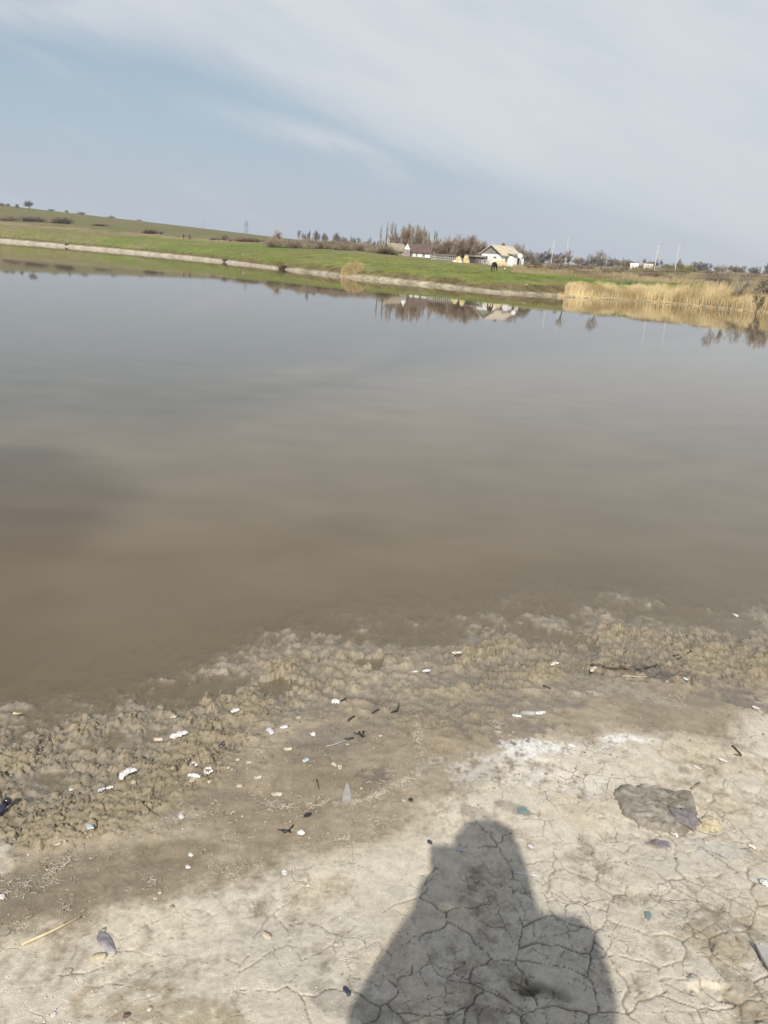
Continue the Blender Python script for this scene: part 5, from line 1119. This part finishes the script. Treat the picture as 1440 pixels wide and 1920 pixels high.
for (x, y, w_, lab) in ((358, 1603, 7, 'upper of two small white pebbles below the dried algae strip'), (353, 1626, 7, 'lower of two small white pebbles below the dried algae strip'), (292, 1684, 7, 'cream pebble at the upper rim of the cracked clay'), (300, 1674, 7, 'tan pebble at the upper rim of the cracked clay'),
                        (108, 1583, 8, 'pale pebble beside the dried algae under the rough mud'), (3, 1682, 10, 'white stone at the left edge of the picture'), (130, 1822, 8, 'cream pebble below the mussel shell, to its left'), (100, 1903, 7, 'white oblong pebble near the bottom left corner'), (279, 1892, 8, 'cream pebble near the bottom edge'),
                        (154, 1877, 0, ''), (578, 1660, 6, 'white pebble on the clay left of the shadow'), (320, 1762, 6, 'small cream pebble on a crack of the bottom clay')):
    if w_: pebble(x, y, w_, lab, m_white if 'white' in lab else m_bone)
# glass, slate, plastic
shard([(970, 1516), (982, 1515), (995, 1527), (972, 1527)], .003, 'teal glass shard on the clay right of the shadow head', m_teal, 'glass_shard', 'glass'); shard([(1208, 1712), (1219, 1712), (1221, 1722), (1215, 1728), (1210, 1722)], .002, 'small teal glass shard on the cracked clay at right', m_teal, 'glass_shard', 'glass')
shard([(160, 1553), (172, 1550), (177, 1562), (164, 1565)], .005, 'pale bluish glass shard in the rough mud on the left', m_glass, 'glass_shard', 'glass', .006)
shard([(641, 1507), (643, 1490), (649, 1473), (654, 1478), (658, 1490), (659, 1502), (652, 1509)], .003, 'pointed light grey stone shard in the dried algae line', m_slate, 'stone_shard', 'stone', .004, (R(5), R(3), 0))
shard([(1412, 1781), (1440, 1792), (1475, 1812), (1480, 1845), (1440, 1827)], .010, 'large smooth grey slate cut by the right edge', m_slate, 'slate', 'stone', .006, (R(4), R(-5), 0))
o = empty('bottle_cap', gp(8, 1522)+Vector((0, 0, .012))); tag(o, 'shiny black and blue plastic scrap at the left edge', 'scrap')
mb = MB(); mb.tube([(-.012, -.035, 0), (-.006, -.012, .004), (0, .012, .010)], [.009, .011, .009], 10); mb.build('plastic_stub', m_navy, o, True); mb = MB(); mb.tube([(0, .012, .010), (.003, .026, .014)], [.013, .012], 12); mb.build('knob', mat('black_gloss', (.02, .022, .03), .15, .2, 30, spec=.8), o, True); o.name = 'plastic_scrap'
# the big dried slab
def slab():
    pts = [(1149, 1483), (1160, 1478), (1185, 1480), (1199, 1475), (1225, 1480), (1250, 1487), (1268, 1492), (1284, 1487), (1296, 1488), (1300, 1500), (1306, 1520), (1302, 1545), (1285, 1566), (1268, 1570), (1250, 1562), (1225, 1558), (1200, 1548), (1188, 1538), (1170, 1530), (1162, 1518), (1158, 1505)]
    P = [Vector(gp_base(*q)+(0,)) for q in pts]; c = sum(P, Vector())/len(P); n = 96; k = 26
    ang = sorted((math.atan2(p.y-c.y, p.x-c.x), (p-c).length) for p in P); A_ = np.array([a for a, _ in ang]); L_ = np.array([l for _, l in ang])
    th = np.linspace(-math.pi, math.pi, n, endpoint=False); rr = np.interp(th, np.concatenate([A_-2*math.pi, A_, A_+2*math.pi]), np.tile(L_, 3)); rr = rr*(1+.06*vnoise(np.cos(th)*5, np.sin(th)*5, 505)+.04*vnoise(np.cos(th)*14, np.sin(th)*14, 507))
    q = np.linspace(0, 1, k); TH, Q = np.meshgrid(th, q); RR = np.interp(TH, th, rr)*Q; x = RR*np.cos(TH); y = RR*np.sin(TH)
    nzv = fbm(x, y, .05, 4, 501); nf = fbm(x, y, .014, 3, 503); base = np.vectorize(hn)(c.x+x, c.y+y)
    z = base+.024*np.clip((1-Q)*8, 0, 1)**.5+.0045*nzv+.0012*nf-.004; z = np.where(Q > .985, base-.006, z-.006*(fbm(x, y, .02, 2, 509) > .25))
    V = np.stack([x, y, z], -1).reshape(-1, 3); F_ = []
    idx = np.arange(n*k).reshape(k, n)
    f = np.stack([idx[:-1], np.roll(idx, -1, 1)[:-1], np.roll(idx, -1, 1)[1:], idx[1:]], -1).reshape(-1, 4)
    o = mesh_np('mud_crust', V, f[:, ::-1], None); o.location = (c.x, c.y, 0)
    M = mat('slab_crust', (.215, .187, .145), .92, .22, 26, c2=(.33, .30, .25), bump=.35); o.data.materials.append(M); tag(o, 'big flat brown crust of dried mud lying on the pale clay', 'mud crust')
    # its purplish stained and yellowish crumbling right end
    g = rock_mb(.034, 1.0, 1.5, .30, 5, 4, .45).build('stained_clod', mat('clod_purple', (.205, .18, .18), .9, .2, 60, bump=.7), smooth=True); put(g, 1284, 1540, .016, .4); tag(g, 'purplish grey clod at the right end of the big mud crust', 'clod')
    g = rock_mb(.030, 1.4, 1.1, .35, 6, 4, .5).build('crumbled_clod', mat('clod_yellow', (.47, .40, .26), .9, .2, 60, bump=.8), smooth=True); put(g, 1325, 1545, 0, .2); tag(g, 'yellowish crumbling clod right of the purplish one', 'clod')
    g = rock_mb(.016, 1.2, 1.0, .4, 8, 4, .4).build('crumbled_clod', MATS['clod_yellow'], smooth=True); put(g, 1302, 1512, 0, .2); tag(g, 'small yellowish clod at the upper right corner of the big crust', 'clod')
    g = rock_mb(.022, 1.4, .8, .18, 9, 4, .4).build('stained_clod', MATS['clod_purple'], smooth=True); put(g, 1243, 1583, 0, -.4); tag(g, 'thin purplish crust patch just below the big mud crust', 'clod')
slab()
# crumbs round the pit in the shadow
for (x, y, w_, lab) in ((968, 1838, 14, 'upper crumbled clod beside the pit in the shadow'), (963, 1850, 10, 'left crumbled clod beside the pit in the shadow'), (980, 1846, 9, 'clod inside the pit in the shadow')):
    pebble(x, y, w_, lab, mat('clod_shadow', (.30, .265, .19), .95, .2, 60, bump=.8), 1.2, .4, 'clod', 'clod')
# dried algae threads in lines along the old water marks
def algae():
    lines = [([(780, 1360), (778, 1385), (786, 1410), (790, 1440), (780, 1458)], 340, .018, 1), ([(780, 1458), (757, 1468), (733, 1473), (716, 1488), (697, 1497), (672, 1503), (655, 1506)], 560, .018, 1), ([(655, 1506), (630, 1508)], 60, .02, .8),
             ([(612, 1500), (590, 1505), (560, 1512), (530, 1510), (510, 1508), (486, 1494)], 300, .016, .9), ([(440, 1526), (400, 1525), (372, 1530), (330, 1538), (310, 1542)], 240, .022, .9), ([(130, 1600), (115, 1625), (90, 1640), (50, 1655), (10, 1668), (-20, 1672)], 420, .026, .9),
             ([(470, 1498), (500, 1492), (520, 1490)], 80, .03, .8), ([(700, 1532), (715, 1545), (722, 1555)], 60, .03, .7), ([(625, 1580), (650, 1572), (665, 1578)], 120, .020, .8), ([(380, 1622), (440, 1632), (470, 1628)], 110, .035, .8), ([(270, 1648), (290, 1655)], 60, .03, .9),
             ([(928, 1352), (932, 1368), (936, 1382)], 90, .014, .9), ([(400, 1580), (480, 1565)], 40, .05, .8), ([(20, 1735), (45, 1745)], 50, .02, .9), ([(120, 1700), (135, 1712)], 50, .02, .9), ([(560, 1300), (640, 1340), (720, 1330)], 0, .1, .5), ([(1200, 1300), (1250, 1312), (1285, 1305)], 120, .02, .9), ([(580, 1590), (600, 1600)], 60, .03, .8)]
    mb = MB()
    for pts, n, w_, k in lines:
        for _ in range(int(n*1.25)):
            t = random.random()*(len(pts)-1); i = min(int(t), len(pts)-2); f = t-i; px = pts[i][0]*(1-f)+pts[i+1][0]*f; py = pts[i][1]*(1-f)+pts[i+1][1]*f
            b = gp_base(px, py); q_ = random.choice((.35, .6, 1.6)); x = b[0]+random.gauss(0, w_*q_); y = b[1]+random.gauss(0, w_*q_)
            if vnoise(np.array([x/.03]), np.array([y/.03]), 701)[0] < -.12: continue
            a = random.uniform(0, 6.28); L = random.uniform(.006, .017)*(.8+.5*random.random()); P = []
            z0 = hn(x, y)+.001
            for j in range(4): P.append((x, y, z0+random.uniform(.0, .003)+.003*math.sin(math.pi*j/3)*random.random())); a += random.gauss(0, .45); x += math.cos(a)*L/3; y += math.sin(a)*L/3
            mb.tube(P, [.0009, .0010, .0009, .0005], 3, False)
    o = mb.build('dried_algae', mat('algae', (.42, .375, .30), .9, .2, 20)); tag(o, kind='stuff')
algae()
# grit and crumbs strewn over the bank
def grit(name, n, m_, smin, smax, zone, sd_):
    rg = np.random.default_rng(sd_); out = MB(); k = 0
    base = np.array([(1, 0, 0), (-1, 0, 0), (0, 1, 0), (0, -1, 0), (0, 0, 1), (0, 0, -.6)]); fc = [(0, 2, 4), (2, 1, 4), (1, 3, 4), (3, 0, 4), (2, 0, 5), (1, 2, 5), (3, 1, 5), (0, 3, 5)]
    Vs, Fs = [], []
    while k < n:
        px, py = rg.uniform(-200, 1640), rg.uniform(1180, 1960)
        if not zone(px, py, rg): continue
        x, y = gp_base(px, py); z = hn(x, y)
        if z < .004: continue
        s_ = smin+(smax-smin)*rg.random()**3; R_ = base*(1+rg.normal(0, .22, base.shape))*s_; a = rg.uniform(0, 6.28); c_, s2 = math.cos(a), math.sin(a)
        V = np.stack([R_[:, 0]*c_-R_[:, 1]*s2+x, R_[:, 0]*s2+R_[:, 1]*c_+y, R_[:, 2]*.7+z+s_*.25], 1); Vs.append(V); Fs.append(np.array(fc)+6*k); k += 1
    o = mesh_np(name, np.concatenate(Vs), np.concatenate(Fs), m_); tag(o, kind='stuff')
nzf = lambda px, py, s_, sd_: math.sin(px/s_+sd_)+math.sin(py/s_*1.7+px/s_*.6+sd_*2)
grit('pale_grit', 1500, mat('grit_pale', (.62, .56, .45), .85, .15, 60), .0010, .0040, lambda x, y, g: g.random() < (.35+.3*nzf(x, y, 90, 1))*(1 if y < 1700 else .7), 5)
grit('mud_crumbs', 5200, mat('crumbs', (.235, .20, .135), .95, .25, 40), .0015, .0070, lambda x, y, g: g.random() < (.9 if (y < 1300+(720-x)*.22+90 and y > 1200+(720-x)*.18) else (.07+.05*nzf(x, y, 60, 3))*(1 if y < 1560+(720-x)*.14 else .05)), 6)
grit('dark_grit', 420, mat('grit_dark', (.09, .075, .06), .9, .3, 60), .0008, .0026, lambda x, y, g: g.random() < (.4 if y < 1560 else .12), 8)

# ------------------------------------------------------------------ spring haze over the fields
def haze():
    mb = MB(); mb.box((0, 0, 29), (2840, 2840, 68)); M = bpy.data.materials.new('haze'); M.use_nodes = True; nt = M.node_tree; nt.nodes.clear(); out = nt.nodes.new('ShaderNodeOutputMaterial'); v = nt.nodes.new('ShaderNodeVolumePrincipled')
    v.inputs['Color'].default_value = (.93, .96, 1, 1); v.inputs['Density'].default_value = HAZE; v.inputs['Anisotropy'].default_value = .2; nt.links.new(v.outputs[0], out.inputs['Volume'])
    o = mb.build('haze', M); tag(o, kind='stuff')
HAZE = .00026
haze()
